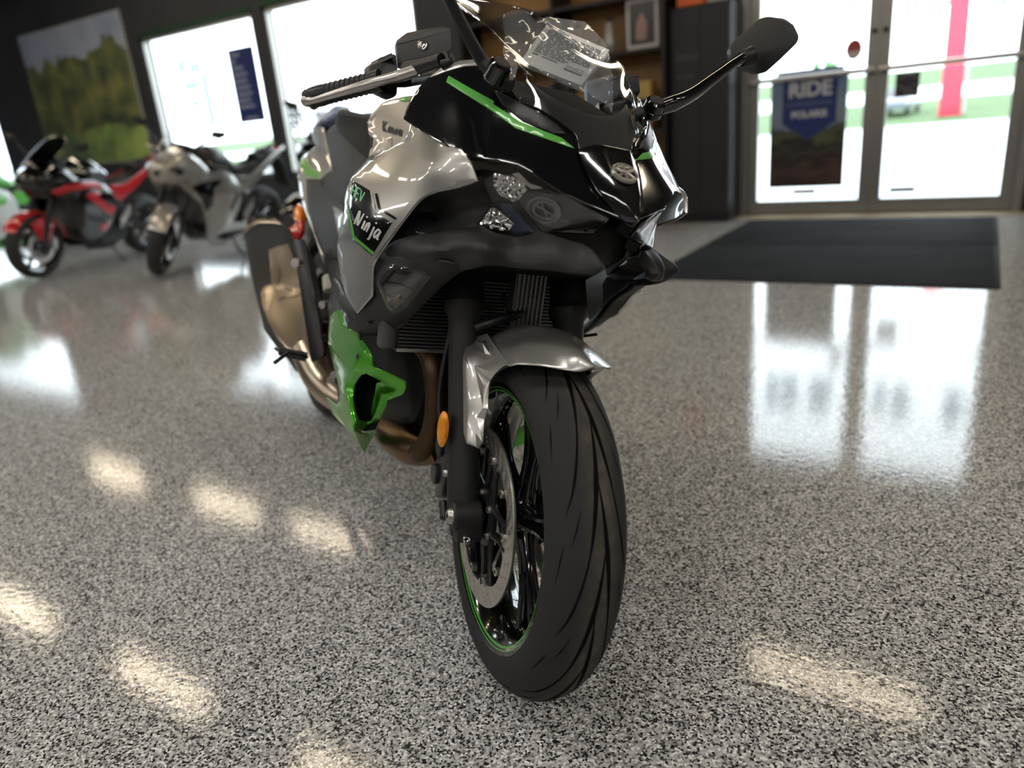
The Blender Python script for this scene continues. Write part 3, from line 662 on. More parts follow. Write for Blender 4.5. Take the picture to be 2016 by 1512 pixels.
ty_ = obj('tyre', *tob((tyre.V, tyre.F)), [M['dusty'], M['groove']], wheel, True, None, tyre.MI)
_da = ty_.data.attributes.new('dust', 'FLOAT', 'POINT'); _da.data.foreach_set('value', np.array([max(0, 1-abs(v[1]-.004)/.030)**.7 if math.hypot(v[0], v[2]) > .27 else 0 for v in tyre.V], 'f'))
for sg in (-1, 1):
    obj('rim_stripe', *tob(lathe([(.2205, sg*.0535), (.2125, sg*.0505), (.2125, sg*.0490), (.2195, sg*.0515)], 96, closed_prof=True)), M['lime'], wheel)
def brake_disc(sg):
    y = sg*.0715; mb = MB(); n = 160; ro, ri = .150, .117
    # friction ring with drilled holes
    out = [(ro*math.cos(t), ro*math.sin(t)) for t in np.linspace(0, 2*math.pi, 120, endpoint=False)]
    inn = []
    for i in range(150):
        t = 2*math.pi*i/150; c_ = math.cos(5*t); r = ri-(.0 if c_ < .72 else .010*(c_-.72)/.28)+.004*math.cos(5*t+math.pi)
        inn.append((r*math.cos(t), r*math.sin(t)))
    holes = [inn]
    for i in range(30):
        t0 = 2*math.pi*i/30
        for j, (dr, dt) in enumerate(((.122, 0), (.1285, .045), (.135, .09), (.1415, .13))):
            if j == 0 and i % 6 in (0, 1, 5): continue
            holes.append([(dr*math.cos(t0+dt)+.0022*math.cos(q), dr*math.sin(t0+dt)+.0022*math.sin(q)) for q in np.linspace(0, 2*math.pi, 8, endpoint=False)])
    loops = [out]+holes; pts = []; ed = []
    for lp in loops:
        b0 = len(pts); pts += lp; ed += [(b0+i, b0+(i+1) % len(lp)) for i in range(len(lp))]
    v, e, f, *_ = delaunay_2d_cdt([Vector(p) for p in pts], ed, [], 0, 1e-6)
    v = np.array([(p.x, p.y) for p in v]); c = np.array([v[list(t)].mean(0) for t in f]); ok = inpoly(c, out)
    for h in holes: ok &= ~inpoly(c, h)
    T = [t for t, k in zip(f, ok) if k]
    V, F = shell(np.array([(p[0], y+sg*.0025, p[1]) for p in v]), T, .005, .0006, toward=(0, sg*9, 0))
    d = obj('brake_disc', *tob((V, F)), M['steel'], wheel, True)
    cb = MB()
    for k in range(5):
        a = RAD(72*k+8)
        for s2 in (-1, 1):
            p = [(.045*math.cos(a+s2*.5), y-sg*.004, .045*math.sin(a+s2*.5)), (.08*math.cos(a+s2*.22), y-sg*.002, .08*math.sin(a+s2*.22)), (.116*math.cos(a+s2*.17), y, .116*math.sin(a+s2*.17))]
            V, F = tube(cr(*p, n=4), [.006, .0045, .0045], 8); cb.add(V, F)
        V, F = tube([(.100*math.cos(a+t), y, .100*math.sin(a+t)) for t in np.linspace(-.17, .17, 6)], .004, 8); cb.add(V, F)
    cb.add(*lathe([(.030, y-sg*.006), (.050, y-sg*.006), (.050, y+sg*.001), (.030, y+sg*.003)], 40, closed_prof=True))
    obj('disc_carrier', *tob((cb.V, cb.F)), M['satin_black'], wheel)
    for k in range(10):
        a = RAD(36*k+8); p = np.array((.109*math.cos(a), y, .109*math.sin(a)))
        b_ = MB(); b_.add(*lathe([(.0035, .005), (.0075, .0045), (.0078, -.004), (0.001, -.004)], 14)); V = [(v[0]+p[0], sg*v[1]+y+sg*.001, v[2]+p[2]) for v in b_.V]
        obj('disc_button', *tob((V, b_.F)), M['alu'], wheel)
    for k in range(5):
        a = RAD(72*k+40); p = np.array((.040*math.cos(a), y, .040*math.sin(a)))
        b_ = MB(); b_.add(*lathe([(.0025, .006), (.0060, .006), (.0066, .001), (0.001, .001)], 12)); V = [(v[0]+p[0], sg*v[1]+y+sg*.001, v[2]+p[2]) for v in b_.V]
        obj('disc_bolt', *tob((V, b_.F)), M['alu'], wheel)
brake_disc(-1); brake_disc(1)
# --- fork
fd = np.array((-.344, 0, .939)); fd /= np.linalg.norm(fd)
def fk(s, side, off=0.0): return np.array((0, 0, 0))+np.array((-.028+off, side*.100, 0))+fd*s
for sg in (-1, 1):
    mb = MB()
    mb.add(*tube([fk(s, sg) for s in (-.048, -.044, .0, .06, .12, .30, .335, .345, .36, .362)], [.001, .023, .0285, .0285, .0275, .0275, .029, .036, .036, .030], 28))
    leg = obj('fork_leg', *tob((mb.V, mb.F)), M['matte_black'], bike)
    ax = MB(); ax.add(*cyl((-.004, sg*.128, 0), (-.004, sg*.078, 0), .0245, None, 28)); ax.add(*hull([(.0, sg*.075, -.045), (.022, sg*.075, -.04), (.022, sg*.122, -.04), (0, sg*.122, -.045), (.01, sg*.075, .02), (.01, sg*.122, .02), (-.04, sg*.08, .03), (-.04, sg*.12, .03), (-.03, sg*.08, -.04), (-.03, sg*.12, -.04)], .012))
    obj('axle_clamp', *tob((ax.V, ax.F)), M['matte_black'], leg)
    a2 = MB(); a2.add(*lathe([(.004, -.004), (.009, -.004), (.0135, 0), (.0145, .004), (.001, .006)], 24)); V = [(v[0]-.004, sg*(.1315-v[1]), v[2]) for v in a2.V]
    obj('axle_end', *tob((V, a2.F)), M['alu'], leg)
    pb = MB(); c0 = np.array((.024, sg*.106, -.030)); pb.add(*lathe([(.003, .002), (.0055, .003), (.0068, 0), (.0068, -.004), (.001, -.004)], 16))
    V = [(c0[0]+v[1], c0[1]+v[0], c0[2]+v[2]) for v in pb.V]; obj('pinch_bolt', *tob((V, pb.F)), M['chrome'], leg)
    ub = MB(); ub.add(*tube([fk(s, sg) for s in (.36, .365, .40, .445, .45)], [.034, .035, .033, .031, .028], 24)); ub.add(*tube([fk(s, sg) for s in (.45, .75)], .0265, 24))
    obj('fork_guard', *tob((ub.V, ub.F)), M['deep_black'], leg)
    # amber reflector on a bracket
    rc = fk(.142, sg)+np.array((.016, sg*.042, 0))
    rv = MB(); rv.add(*lathe([(0.0001, .006), (.012, .0045), (.017, .001), (.0185, -.001), (.001, -.003)], 28))
    def tilt(v):
        x, y, z = v; z = z*1.75; return (rc[0]+x*.52+.75*y, rc[1]+sg*(y*.66-x*.42), rc[2]+z)
    obj('fork_reflector', *tob(([tilt(v) for v in rv.V], rv.F)), M['amber'], leg)
    rb = MB(); rb.add(*cyl(fk(.142, sg)+np.array((.005, sg*.026, 0)), rc+np.array((-.008, -sg*.006, 0)), .007, None, 12)); rb.add(*box(rc[0]-.016, rc[0]-.005, min(rc[1]-sg*.002, rc[1]-sg*.008), max(rc[1]-sg*.002, rc[1]-sg*.008), rc[2]-.028, rc[2]+.028, .003))
    obj('reflector_bracket', *tob((rb.V, rb.F)), M['satin_black'], leg)
    cal = MB()
    
    cal.add(*hull([(-.055, sg*.060, .10), (-.055, sg*.128, .095), (-.085, sg*.060, .135), (-.085, sg*.128, .13), (-.155, sg*.060, .06), (-.155, sg*.124, .055), (-.135, sg*.060, -.03), (-.135, sg*.124, -.028), (-.075, sg*.128, .0), (-.075, sg*.06, .0)], .008))
    cal.add(*cyl((-.11, sg*.124, .085), (-.11, sg*.134, .085), .019, None, 20)); cal.add(*cyl((-.125, sg*.124, .025), (-.125, sg*.134, .025), .019, None, 20)); cal.add(*cyl((-.06, sg*.128, -.0), (-.035, sg*.13, -.02), .008, None, 12))
    obj('brake_caliper', *tob((cal.V, cal.F)), M['satin_black'], leg)
    cb_ = MB(); cb_.add(*lathe([(.003, .002), (.006, .003), (.0075, 0), (.0075, -.004), (.001, -.004)], 16)); V = [(-.058+v[0], sg*(.131+v[1]), .055+v[2]) for v in cb_.V]; obj('caliper_bolt', *tob((V, cb_.F)), M['alu'], leg)
    br_l = MB(); br_l.add(*tube(cr((-.10, sg*.128, .10), (-.13, sg*.135, .18), (-.16, sg*.11, .33), (-.22, sg*.06, .42), n=6), .0045, 8)); obj('brake_hose', *tob((br_l.V, br_l.F)), M['satin_black'], leg)
# --- front mudguard
rows_ = []
def pol(th, r, y): return np.array((r*math.cos(RAD(th)), y, r*math.sin(RAD(th))))
crest = [pol(*q, 0) for q in ((60, .364), (62.5, .358), (66, .351), (71, .345), (77, .339), (83, .334), (89, .331), (96, .328), (106, .325), (126, .322), (150, .322), (168, .322))]
edge = [crest[0]+np.array((0, -.002, 0)), WH(1147, 728, -.008), WH(1132, 729, -.014), WH(1110, 725, -.026), WH(1077, 719, -.047), WH(1049, 715.7, -.063), WH(1016.5, 714.6, -.080), WH(997, 716, -.085), pol(103, .285, -.086), pol(126, .285, -.082), pol(150, .29, -.075), pol(168, .30, -.060)]
for c_, e_ in zip(crest, edge):
    r_ = []
    for f_ in (-1, -.92, -.75, -.5, -.25, 0, .25, .5, .75, .92, 1):
        p_ = c_+(e_-c_)*abs(f_)**2.4; p_[1] = e_[1]*-f_*-1 if False else abs(e_[1])*f_; r_.append(tuple(p_))
    rows_.append(r_)
P_, T_, G_ = grid_surface(rows_, 3, 3)
V, F = shell(P_, T_, .004, .0025, toward=(0, 0, 3)); 
fender = obj('front_mudguard', *tob((V, F)), M['silver'], bike)
STP = {}
def sp_(k, px, py, y): STP[k] = WH(px, py, y)
for k, px, py, y in (('a', 926, 668, -.088), ('a2', 957, 657.5, -.078), ('b', 917, 687, -.108), ('c', 911.7, 706, -.116), ('d', 912.8, 851, -.122), ('e', 919, 871, -.122), ('f', 938, 878, -.113), ('g', 948.8, 868.5, -.102), ('h', 952, 825, -.097), ('i', 958.6, 805, -.094), ('j', 959.7, 761.5, -.089), ('k', 962.5, 750, -.087), ('l', 973, 734, -.088), ('m', 988, 720, -.087), ('m2', 1001, 715.5, -.0845),
                     ('n', 922.6, 719, -.111), ('o', 934, 721, -.106), ('p', 952, 760, -.093), ('q', 923, 806, -.117), ('r', 951, 803, -.100), ('s', 938, 821, -.108), ('t', 976, 701, -.086), ('u', 950, 676, -.094), ('v', 960, 672, -.083), ('x', 966, 699, -.086), ('w', 955, 696, -.092), ('y', 931, 690, -.100), ('e2', 922, 862, -.119), ('f2', 936, 852, -.110), ('a3', 935, 672, -.088)): sp_(k, px, py, y)
SF = ['a a3 y b', 'b y o n', 'b n c', 'c n q d', 'n o q', 'o p r', 'o r q', 'q r s', 'q s f2 e2', 'q e2 d', 'd e2 e', 'e e2 f2 f', 's h g f2', 'f2 g f', 's r i h', 'r p j i', 'p k j', 'o l k p', 'o x t l', 't m l', 't m2 m', 'y w x o', 'a3 u w y', 'a a2 v u a3', 'u v x w', 'v t x', 'a2 m2 t v']
ks = list(STP); Pst = np.array([STP[k] for k in ks])
TT = []
for s in SF:
    q = [ks.index(c) for c in s.split()]
    for i in range(1, len(q)-1): TT.append((q[0], q[i], q[i+1]))
bm = bmesh.new(); vs = [bm.verts.new(p) for p in Pst]
for t in TT:
    try: bm.faces.new([vs[i] for i in t])
    except Exception: pass
bmesh.ops.recalc_face_normals(bm, faces=bm.faces[:]); bmV, bmF = bmdata(bm)
V, F = shell(np.array(bmV), [f for f in bmF], .010, .002, toward=CW)
obj('mudguard_stay', *tob((V, F)), M['silver'], fender, True, sharp=30)
Vm, Fm = [(v[0], -v[1], v[2]) for v in V], [tuple(reversed(f)) for f in F]
obj('mudguard_stay', *tob((Vm, Fm)), M['silver'], fender, True, sharp=30)
VS = np.array([WH(*p, yy) for p, yy in (((953, 675), -.088), ((958, 672), -.083), ((967, 699), -.083), ((957, 697), -.088))]); V, F = shell(VS+np.array((.003, -.003, .002)), [(0, 1, 2), (0, 2, 3)], .002, .0008, toward=CW); obj('mudguard_vent', *tob((V, F)), M['deep_black'], fender)

# --- radiator, hoses, headers
rad = MB(); rx = -.235
rad.add(*box(rx-.03, rx-.012, -.195, .165, .533, .735, .003))
RR = MB()
for k in range(29):
    z = .537+k*.0068; RR.add(*box(rx-.012, rx-.004, -.185, .150, z, z+.0028))
ra = rad.build('radiator', M['satin_black'], bike); RR.build('radiator_fins', M['fin'], ra, False)
for yc_ in (-.205, .158): obj('radiator_tank', *box(rx-.034, rx-.002, yc_-.014, yc_+.014, .531, .74, .006), M['fin'], ra)
tt = MB(); tt.add(*box(rx-.02, rx+.004, -.19, .15, .528, .535, .002)); tt.build('radiator_rail', M['alu'], ra)
hs = MB()
hs.add(*tube(cr(B(935, 645, x=-.11), B(975, 632, x=-.10), B(1030, 612, x=-.11), B(1052, 580, x=-.13), n=6), .009, 10)); hs.add(*tube(cr(B(992, 580, x=-.12), B(994, 610, x=-.10), B(1000, 640, x=-.11), n=6), .003, 8))
hs.build('coolant_hose', M['satin_black'], bike)
oc = MB(); oc0 = B(1040, 618, x=-.10); oc.add(*box(-.125, -.105, oc0[1]-.03, oc0[1]+.03, .60, .72, .003))
for k in range(7): oc.add(*box(-.105, -.101, oc0[1]-.027+k*.0085, oc0[1]-.023+k*.0085, .605, .715))
oc.build('regulator', M['fin'], bike)
hdm = mat('dark_brown_pipe', (.10, .062, .036), .48, .9)  # header pipes in a darker brown than the collector
for k, (p0, y0) in enumerate((((850, 712), -.10), ((955, 760), .03))):
    a0 = B(*p0, x=-.245); hp = MB(); hp.add(*tube(cr((-.33, a0[1], .53), a0, (-.228, a0[1]+.01, .44), (-.235, a0[1]*.9, .37), (-.27, a0[1]*.8-.02, .315), (-.36, a0[1]*.4-.05, .30), n=7), .0205, 18)); hp.build('exhaust_header', hdm, bike)
hp = MB(); hp.add(*tube(cr((-.25, -.075, .325), (-.30, -.10, .310), (-.38, -.12, .305), (-.50, -.12, .30), (-.70, -.11, .29), n=5), [.024, .036, .036, .034], 20)); hp.build('exhaust_collector', M['bronze'], bike)
ob = MB(); ob.add(*cyl((-.36, -.02, .40), (-.24, -.03, .375), .036, None, 28)); ob.build('oil_filter', M['satin_black'], bike)

# --- green lower cowl
GS = S((662, 615, 'x', -.46), (650, 626, 'x', -.52), (709, 658, 'x', -.33), (694, 731, 'x', -.335), (717, 693, 'x', -.30), (681, 758, 'x', -.37), (699, 840, 'x', -.30), (718, 888, 'y', -.165), (694, 860, 'x', -.36), (654, 813, 'x', -.50), (642, 780, 'x', -.56), (648, 660, 'x', -.54), (659, 729, 'x', -.50), (680, 680, 'x', -.42), (670, 720, 'x', -.44))
panel('lower_cowl', [(650, 624.5), (656, 617), (665, 611), (671, 622), (677, 642), (690, 652), (709, 658), (706, 671), (712, 671), (728, 694), (717, 693), (706, 714), (694, 731), (681, 758), (690, 795), (699, 830), (699, 850), (706, 868), (718, 890), (709, 881), (694, 861), (669, 829), (654, 814), (642, 781), (652, 790), (662, 798), (668, 790), (668, 770), (666, 758), (659, 729), (652, 699), (646.8, 677), (646, 655), (648, 640)], GS, M['green'], bike, .004, step=9, rim=.0025)
GF = S((706, 671, 'x', -.312), (729, 695, 'x', -.285), (735, 726, 'x', -.275), (796, 753, 'y', -.165), (797, 763, 'y', -.163), (761, 788, 'y', -.178), (756, 805, 'y', -.178), (740, 843, 'y', -.175), (725, 855, 'y', -.178), (699, 848, 'x', -.295), (699, 830, 'x', -.295), (681, 758, 'x', -.365), (694, 731, 'x', -.33), (717, 693, 'x', -.295))
panel('lower_cowl_frame', [(717, 692), (729, 694.5), (731, 719), (735, 726), (765, 738), (796, 753), (797, 763), (791, 776), (761, 788), (756, 805), (748, 825), (740, 843), (737, 853), (725, 855), (699, 848), (699, 830), (690, 795), (681, 758), (694, 731), (706, 714)], GF, M['green'], bike, .006, d=.003, step=8, rim=.003,
      holes=[[(695, 758), (702, 746), (709, 737), (719, 734), (740, 744), (777, 764), (779, 769), (774, 775), (752, 781), (749, 790), (741, 815), (733, 832), (724, 836), (707, 829), (699, 810), (692, 783)]])
panel('lower_cowl_scoop', [(742, 757), (757, 753), (779, 769), (752, 781), (748, 792), (734, 833), (728, 834), (735, 800), (740, 775)], S((742, 757, 'x', -.30), (779, 769, 'y', -.168), (752, 781, 'y', -.18), (734, 833, 'y', -.178), (735, 800, 'x', -.32)), M['green'], bike, .003, step=8)
panel('lower_cowl_liner', [(688, 750), (712, 728), (745, 742), (782, 766), (770, 785), (755, 795), (738, 845), (715, 848), (694, 825), (685, 775)], S((688, 750, 'x', -.42), (745, 742, 'x', -.36), (782, 766, 'y', -.15), (738, 845, 'x', -.33), (694, 825, 'x', -.38)), M['deep_black'], bike, .003, step=12)
panel('lower_cowl_spoiler', [(699, 847), (725, 854), (738, 852), (733, 862), (724, 880), (719, 890), (706, 868)], GF, M['green'], bike, .004, d=.004, step=7, rim=.003)
for q in ((703, 701), (707, 661)):
    bm_ = MB(); disc_on(bm_, q, (2.6, 1), (-1, 4.5), GS, .004, .004, n=14); bm_.build('cowl_bolt', M['satin_black'], bike); obj('cowl_bolt', *mirror(bm_.V, bm_.F), M['satin_black'], bike)
pair('belly_pan', hull([(-.36, -.06, .30), (-.36, -.12, .36), (-.55, -.15, .42), (-.80, -.10, .27), (-.80, -.14, .33), (-.48, -.02, .29), (-.80, -.02, .26), (-.40, -.02, .30)], .008), M['matte_black'])
# --- lower side strip, side cover, seat, tail
ST_ = S((640, 498, 'x', -.88), (660, 510, 'x', -.80), (658, 576, 'x', -.68), (683, 584, 'x', -.52), (700, 612, 'x', -.38), (726, 637, 'x', -.27), (685, 622, 'x', -.46), (712, 640, 'x', -.33))
panel('side_trim', [(640, 498), (650, 490), (661, 510), (668, 545), (681, 582), (700, 612), (726, 637), (715, 641), (700, 635), (685, 623), (671, 603), (659, 578), (647, 541)], ST_, M['matte_black'], bike, .008, d=.002, step=8, rim=.003)
panel('grey_side_panel', [(655, 545), (668, 560), (683, 600), (700, 630), (690, 660), (666, 625), (650, 640), (645, 600)], S((655, 545, 'x', -.70), (683, 600, 'x', -.50), (700, 630, 'x', -.42), (690, 660, 'x', -.43), (650, 640, 'x', -.62), (645, 600, 'x', -.72)), mat('dark_grey_paint', (.05, .05, .055), .35, .3, .6), bike, .004, step=10, d=-.012)
SC_ = S((602, 352, 'x', -1.35), (629, 354, 'x', -1.22), (652, 386, 'x', -1.02), (678, 412, 'x', -.80), (672, 450, 'x', -.78), (636, 500, 'x', -.92), (607, 418, 'x', -1.22))
panel('side_cover', [(602, 352), (629, 353), (634, 368), (652, 386), (679, 411), (673, 450), (666, 480), (668, 510), (650, 510), (634, 502), (619, 464), (607, 418), (604, 388)], SC_, M['matte_black'], bike, .01, step=10)
panel('side_cover_insert', [(655, 406), (666, 412), (676, 420), (673, 450), (668, 470), (661, 440)], SC_, M['silver'], bike, .003, d=.006, step=8)
TS_ = S((612, 255, 'x', -1.62), (636, 252, 'x', -1.42), (655, 335, 'x', -1.16), (631, 338, 'x', -1.30), (598, 307, 'x', -1.58), (589, 320, 'x', -1.55), (588, 350, 'x', -1.48), (601, 352, 'x', -1.40), (598, 408, 'x', -1.30), (607, 418, 'x', -1.22), (619, 464, 'x', -1.04), (631, 499, 'x', -.93), (643, 500, 'x', -.88))
panel('tail_fairing', [(612, 255), (636, 252), (639, 270), (645, 292), (655, 335), (646, 337), (632, 350), (602, 352), (604, 388), (607, 418), (619, 464), (634, 502), (636, 516), (631, 499), (614, 448), (598, 408), (589, 368), (586, 345), (589, 320), (598, 307), (612, 296), (622, 287), (616, 270)], TS_, M['silver'], bike, .006, step=10, rim=.003)
panel('tail_green_stripe', [(598, 307), (590, 318), (590, 324), (601, 346), (629, 352), (632, 337), (615, 335)], TS_, M['lime'], bike, .001, d=.002, step=9)
SE = S((663, 225, 'x', -1.15), (723, 233, 'x', -.92), (724, 305, 'x', -.80), (703, 343, 'x', -.76), (679, 410, 'x', -.82), (640, 258, 'x', -1.40), (655, 337, 'x', -1.12), (632, 360, 'x', -1.22), (690, 295, 'x', -.92))
panel('rider_seat', [(659, 250), (661, 232), (666, 224), (690, 227), (724, 233), (726, 300), (716, 319), (704, 342), (691, 352), (684, 372), (680, 411), (676, 409), (652, 386), (634, 368), (629, 354), (655, 337), (649, 305), (641, 262)], SE, M['seat'], bike, .03, step=11, rim=.012)
panel('seat_pad', [(664, 227), (690, 229), (724, 236), (724, 312), (702, 292), (680, 272), (668, 262), (662, 250)], SE, M['deep_black'], bike, .008, step=10, d=.004, rim=.006)
stl = MB()
stl.add(*hull([(x, s*y, z) for s in (-1, 1) for x, y, z in ((-.80, .12, .80), (-.85, .13, .70), (-1.25, .11, .84), (-1.25, .09, .74), (-1.70, .05, .92), (-1.72, .05, .84))], .01)); stl.build('subframe', M['deep_black'], bike)
st2 = MB(); st2.add(*hull([(x, s*y, z) for s in (-1, 1) for x, y, z in ((-.74, .07, .88), (-.80, .13, .82), (-1.08, .15, .86), (-1.10, .14, .80), (-1.14, .12, .96), (-1.45, .09, .985), (-1.55, .07, .94), (-1.14, .14, .86))], .02)); st2.build('seat_base', M['seat'], bike)
lt = MB(); lt.add(*hull([(x, s*y, z) for s in (-1, 1) for x, y, z in ((-1.72, .05, .90), (-1.72, .05, .84), (-1.80, .03, .89), (-1.80, .03, .85))], .006)); lt.build('tail_light', M['red_lens'], bike)
# rear signal, reflector bracket, number plate hanger
rs_ = S((571, 484, 'x', -1.62), (593, 432, 'x', -1.60), (562, 458, 'x', -1.66), (590, 450, 'x', -1.55))
panel('rear_mudguard_reflector', [(562, 458), (573, 446), (584, 436), (592, 432), (592, 450), (582, 474), (572, 484), (564, 474)], rs_, M['red_lens'], bike, .02, step=7, rim=.005)
panel('rear_turn_signal', [(579, 412), (586, 402), (590, 408), (591, 422), (588, 433), (580, 430)], rs_, M['orange_lens'], bike, .03, step=6, rim=.006)
hg = MB(); hg.add(*hull([(x, s*y, z) for s in (-1, 1) for x, y, z in ((-1.55, .05, .84), (-1.70, .05, .84), (-1.82, .08, .55), (-1.80, .08, .52), (-1.62, .06, .78))], .006)); hg.build('plate_hanger', M['deep_black'], bike)
# --- silencer and shields
MF = S((484, 458, 'x', -1.52), (541, 436, 'x', -1.50), (567, 482, 'x', -1.40), (496, 511, 'x', -1.42), (525, 638, 'x', -1.10), (565, 684, 'x', -.98), (600, 560, 'x', -1.20), (615, 620, 'x', -1.05), (610, 690, 'x', -.95), (548, 560, 'x', -1.28))
panel('silencer', [(484, 458), (489, 448), (496, 441), (509, 435), (541, 436), (552, 444), (563, 452), (567, 482), (585, 520), (600, 560), (615, 620), (620, 680), (600, 700), (575, 692), (565, 684), (549, 666), (525, 638), (515.6, 598), (506, 559), (496, 511)], MF, M['matte_black'], bike, .085, step=12, both=False, rim=.012)
panel('silencer_end_trim', [(482, 459), (487, 446), (495, 438), (509, 431.5), (542, 432), (553, 441), (541, 438), (509, 437.5), (497, 443.5), (489, 450.5)], MF, M['champagne'], bike, .03, both=False, d=.004, step=6, rim=.002)
panel('silencer_shield', [(530.5, 492), (545, 486), (565, 481), (573, 500), (580, 520), (590, 545), (598, 560), (592, 568), (568, 560), (548, 557), (536, 557), (533, 525)], MF, M['champagne'], bike, .006, both=False, d=.014, step=8, rim=.005, sharp=30)
panel('silencer_shield', [(515, 575), (522, 563), (535, 558), (548, 556), (570, 562), (590, 572), (603, 590), (611, 640), (617, 676), (606, 692), (590, 690), (566, 684), (548, 664), (530, 632), (518, 600)], MF, M['champagne'], bike, .006, both=False, d=.018, step=8, rim=.006, holes=[[(549, 561), (578, 571), (575, 574), (558, 568)]])
mk = MB()
for q, w_ in (([(547, 590), (556, 584), (578, 582), (590, 577)], 4), ([(548, 588), (566, 630), (594, 686)], 5), ([(526, 612), (536, 585), (546, 572), (548, 588)], 5), ([(531, 493), (545, 525), (546, 555)], 5)): stripmesh(mk, np.array(cr(*q, n=4)), w_, MF, .023, .008)
mk.build('shield_ridge', M['champagne'], bike)
pp = MB(); pp.add(*tube(cr((-.66, -.11, .29), (-.76, -.135, .275), (-.86, -.18, .30), (-.97, -.205, .36), n=6), [.034, .040, .046, .05], 20)); pp.build('silencer_link_pipe', M['champagne'], bike)
# --- rider footrest, pedal, brackets
pg = MB(); pg.add(*cyl(B(549, 691, x=-.84), B(604, 703, x=-.82), .011, .013, 16)); pg.build('footrest', M['satin_black'], bike)
pl = MB(); pl.add(*tube([B(604, 703, x=-.82), B(566, 695, x=-.74), B(541, 714, x=-.70)], .005, 10)); pl.add(*tube([B(552, 693, x=-.84), B(541, 686, x=-.86)], .004, 8)); pl.build('brake_pedal', M['satin_black'], bike)
hgp = MB(); hgp.add(*hull([B(575, 470, x=-.98), B(600, 470, x=-.96), B(612, 520, x=-.92), B(640, 700, x=-.74), B(612, 715, x=-.78), B(596, 560, x=-.96)]+[B(600, 520, x=-1.0)+np.array((0, .03, 0)), B(620, 700, x=-.8)+np.array((0, .03, 0))], .005)); hgp.build('footrest_bracket', M['satin_black'], bike)
panel('heel_guard', [(610, 594), (618, 590), (626, 600), (628, 615), (624, 640), (622, 658), (615, 656), (616, 625)], S((610, 594, 'x', -.90), (626, 600, 'x', -.88), (622, 658, 'x', -.82), (615, 656, 'x', -.83)), M['champagne'], bike, .004, both=False, step=7)
rsv = MB(); rsv.add(*cyl(B(634, 543, x=-.84)+np.array((0, .02, 0)), B(636, 572, x=-.82)+np.array((0, .02, 0)), .020, None, 18)); rsv.build('rear_brake_reservoir', mat('cream_plastic', (.45, .43, .36), .4), bike)
for q, r in (((584, 519), .012), ((632, 666), .010), ((637, 601), .010), ((660, 738), .010), ((655, 750), .012), ((665, 765), .012)): 
    c_ = B(*q, x=-.80); obj('bracket_bolt', *cyl(c_+np.array((-.01, .01, 0)), c_+np.array((.008, -.006, .002)), r, None, 14), M['alu'], bike)
# --- rear wheel and swingarm
rw = MB(); rp = []
for a in np.linspace(-150, 150, 33):
    t = RAD(a); rp.append((.232+.080*math.cos(t)*(1.0 if abs(a) < 90 else .45), .080*math.sin(t)))
WB = 1.555
def rwp(VF): return [(v[0]-WB, v[1], v[2]+.312) for v in VF[0]], VF[1]
rim_ = MB(); rim_.add(*lathe([(.222, -.075), (.200, -.06), (.195, 0), (.200, .06), (.222, .075), (.205, .05), (.188, 0), (.205, -.05)], 64, closed_prof=True)); rim_.add(*lathe([(.001, -.06), (.04, -.06), (.045, 0), (.04, .06), (.001, .06)], 24))
for k in range(5):
    a = RAD(72*k); rim_.add(*tube([(.03*math.cos(a), 0, .03*math.sin(a)), (.195*math.cos(a), 0, .195*math.sin(a))], .016, 10))
rwo = obj('rear_wheel', *rwp((rim_.V, rim_.F)), M['gloss_black'], bike); obj('tyre', *rwp(lathe(rp, 96)), M['rubber'], rwo)
sw = MB()
for s in (-1, 1): sw.add(*hull([(-.86, s*.10, .46), (-.86, s*.10, .38), (-.86, s*.15, .46), (-.86, s*.15, .38), (-1.6, s*.11, .345), (-1.6, s*.11, .285), (-1.6, s*.135, .345), (-1.6, s*.135, .285)], .008))
sw.build('swingarm', M['satin_black'], bike)
obj('rear_hugger', *(lambda r: rwp(shell(np.array(r[0]), r[1], .003, .001, toward=(-.5, 0, 1))))(grid_surface([[((.328-1.2*s*s)*math.cos(t), s, (.328-1.2*s*s)*math.sin(t)) for s in np.linspace(-.08, .08, 7)] for t in np.linspace(RAD(45), RAD(120), 8)], 2, 2)[:2]), M['matte_black'], bike)
sd_ = MB(); sd_.add(*tube(cr((-.72, .14, .20), (-.70, .20, .10), (-.71, .275, .068-.0), n=5), .011, 10)); sd_.build('side_stand', M['satin_black'], bike)
# --- handlebars, lever, reservoir (right hand side fully seen), mirrors
hbR0 = np.array((-.375, -.17, .93)); gy = S((603, 197, 'y', -.345), (800, 150, 'y', -.215), (700, 165, 'y', -.28), (650, 205, 'y', -.32))
def gp(px, py, y): return B(px, py, y=y)
def rt(name, mb, m, parent=bike, label=None, mir=True):
    a = mb.build(name, m, parent, True, label)
    if mir:
        V, F = mirror(mb.V, mb.F); return a, obj(name, V, F, m, parent, True, label, mb.MI)
    return a, None
g = MB(); gA = gp(612, 193, -.345); gB = gp(750, 158, -.245)
g.add(*tube([gA+(gB-gA)*t for t in np.linspace(0, 1, 14)], [.0165, .0185, .0170, .0165, .0165, .0165, .0165, .0170, .0185], 20))
for t in np.linspace(.12, .9, 12): g.add(*tube([gA+(gB-gA)*(t-.006), gA+(gB-gA)*(t+.006)], .0178, 20))
rt('handlebar_grip', g, M['satin_black'])
be = MB(); be.add(*_cyl(gp(604, 201, -.352), gA+(gB-gA)*.03, .0175, .0185, 20, .003)); rt('bar_end', be, M['satin_black'])
lv = MB()
lp = cr(gp(604, 198, -.353), gp(620, 197, -.343), gp(650, 188, -.322), gp(700, 173, -.287), gp(742, 161, -.256), gp(785, 150, -.222), gp(822, 138, -.196), n=6)
lv.add(*tube(np.array(lp), [.0085, .0052, .0058, .0065, .007, .0078, .008, .0095, .009], 14, flat=1.1))
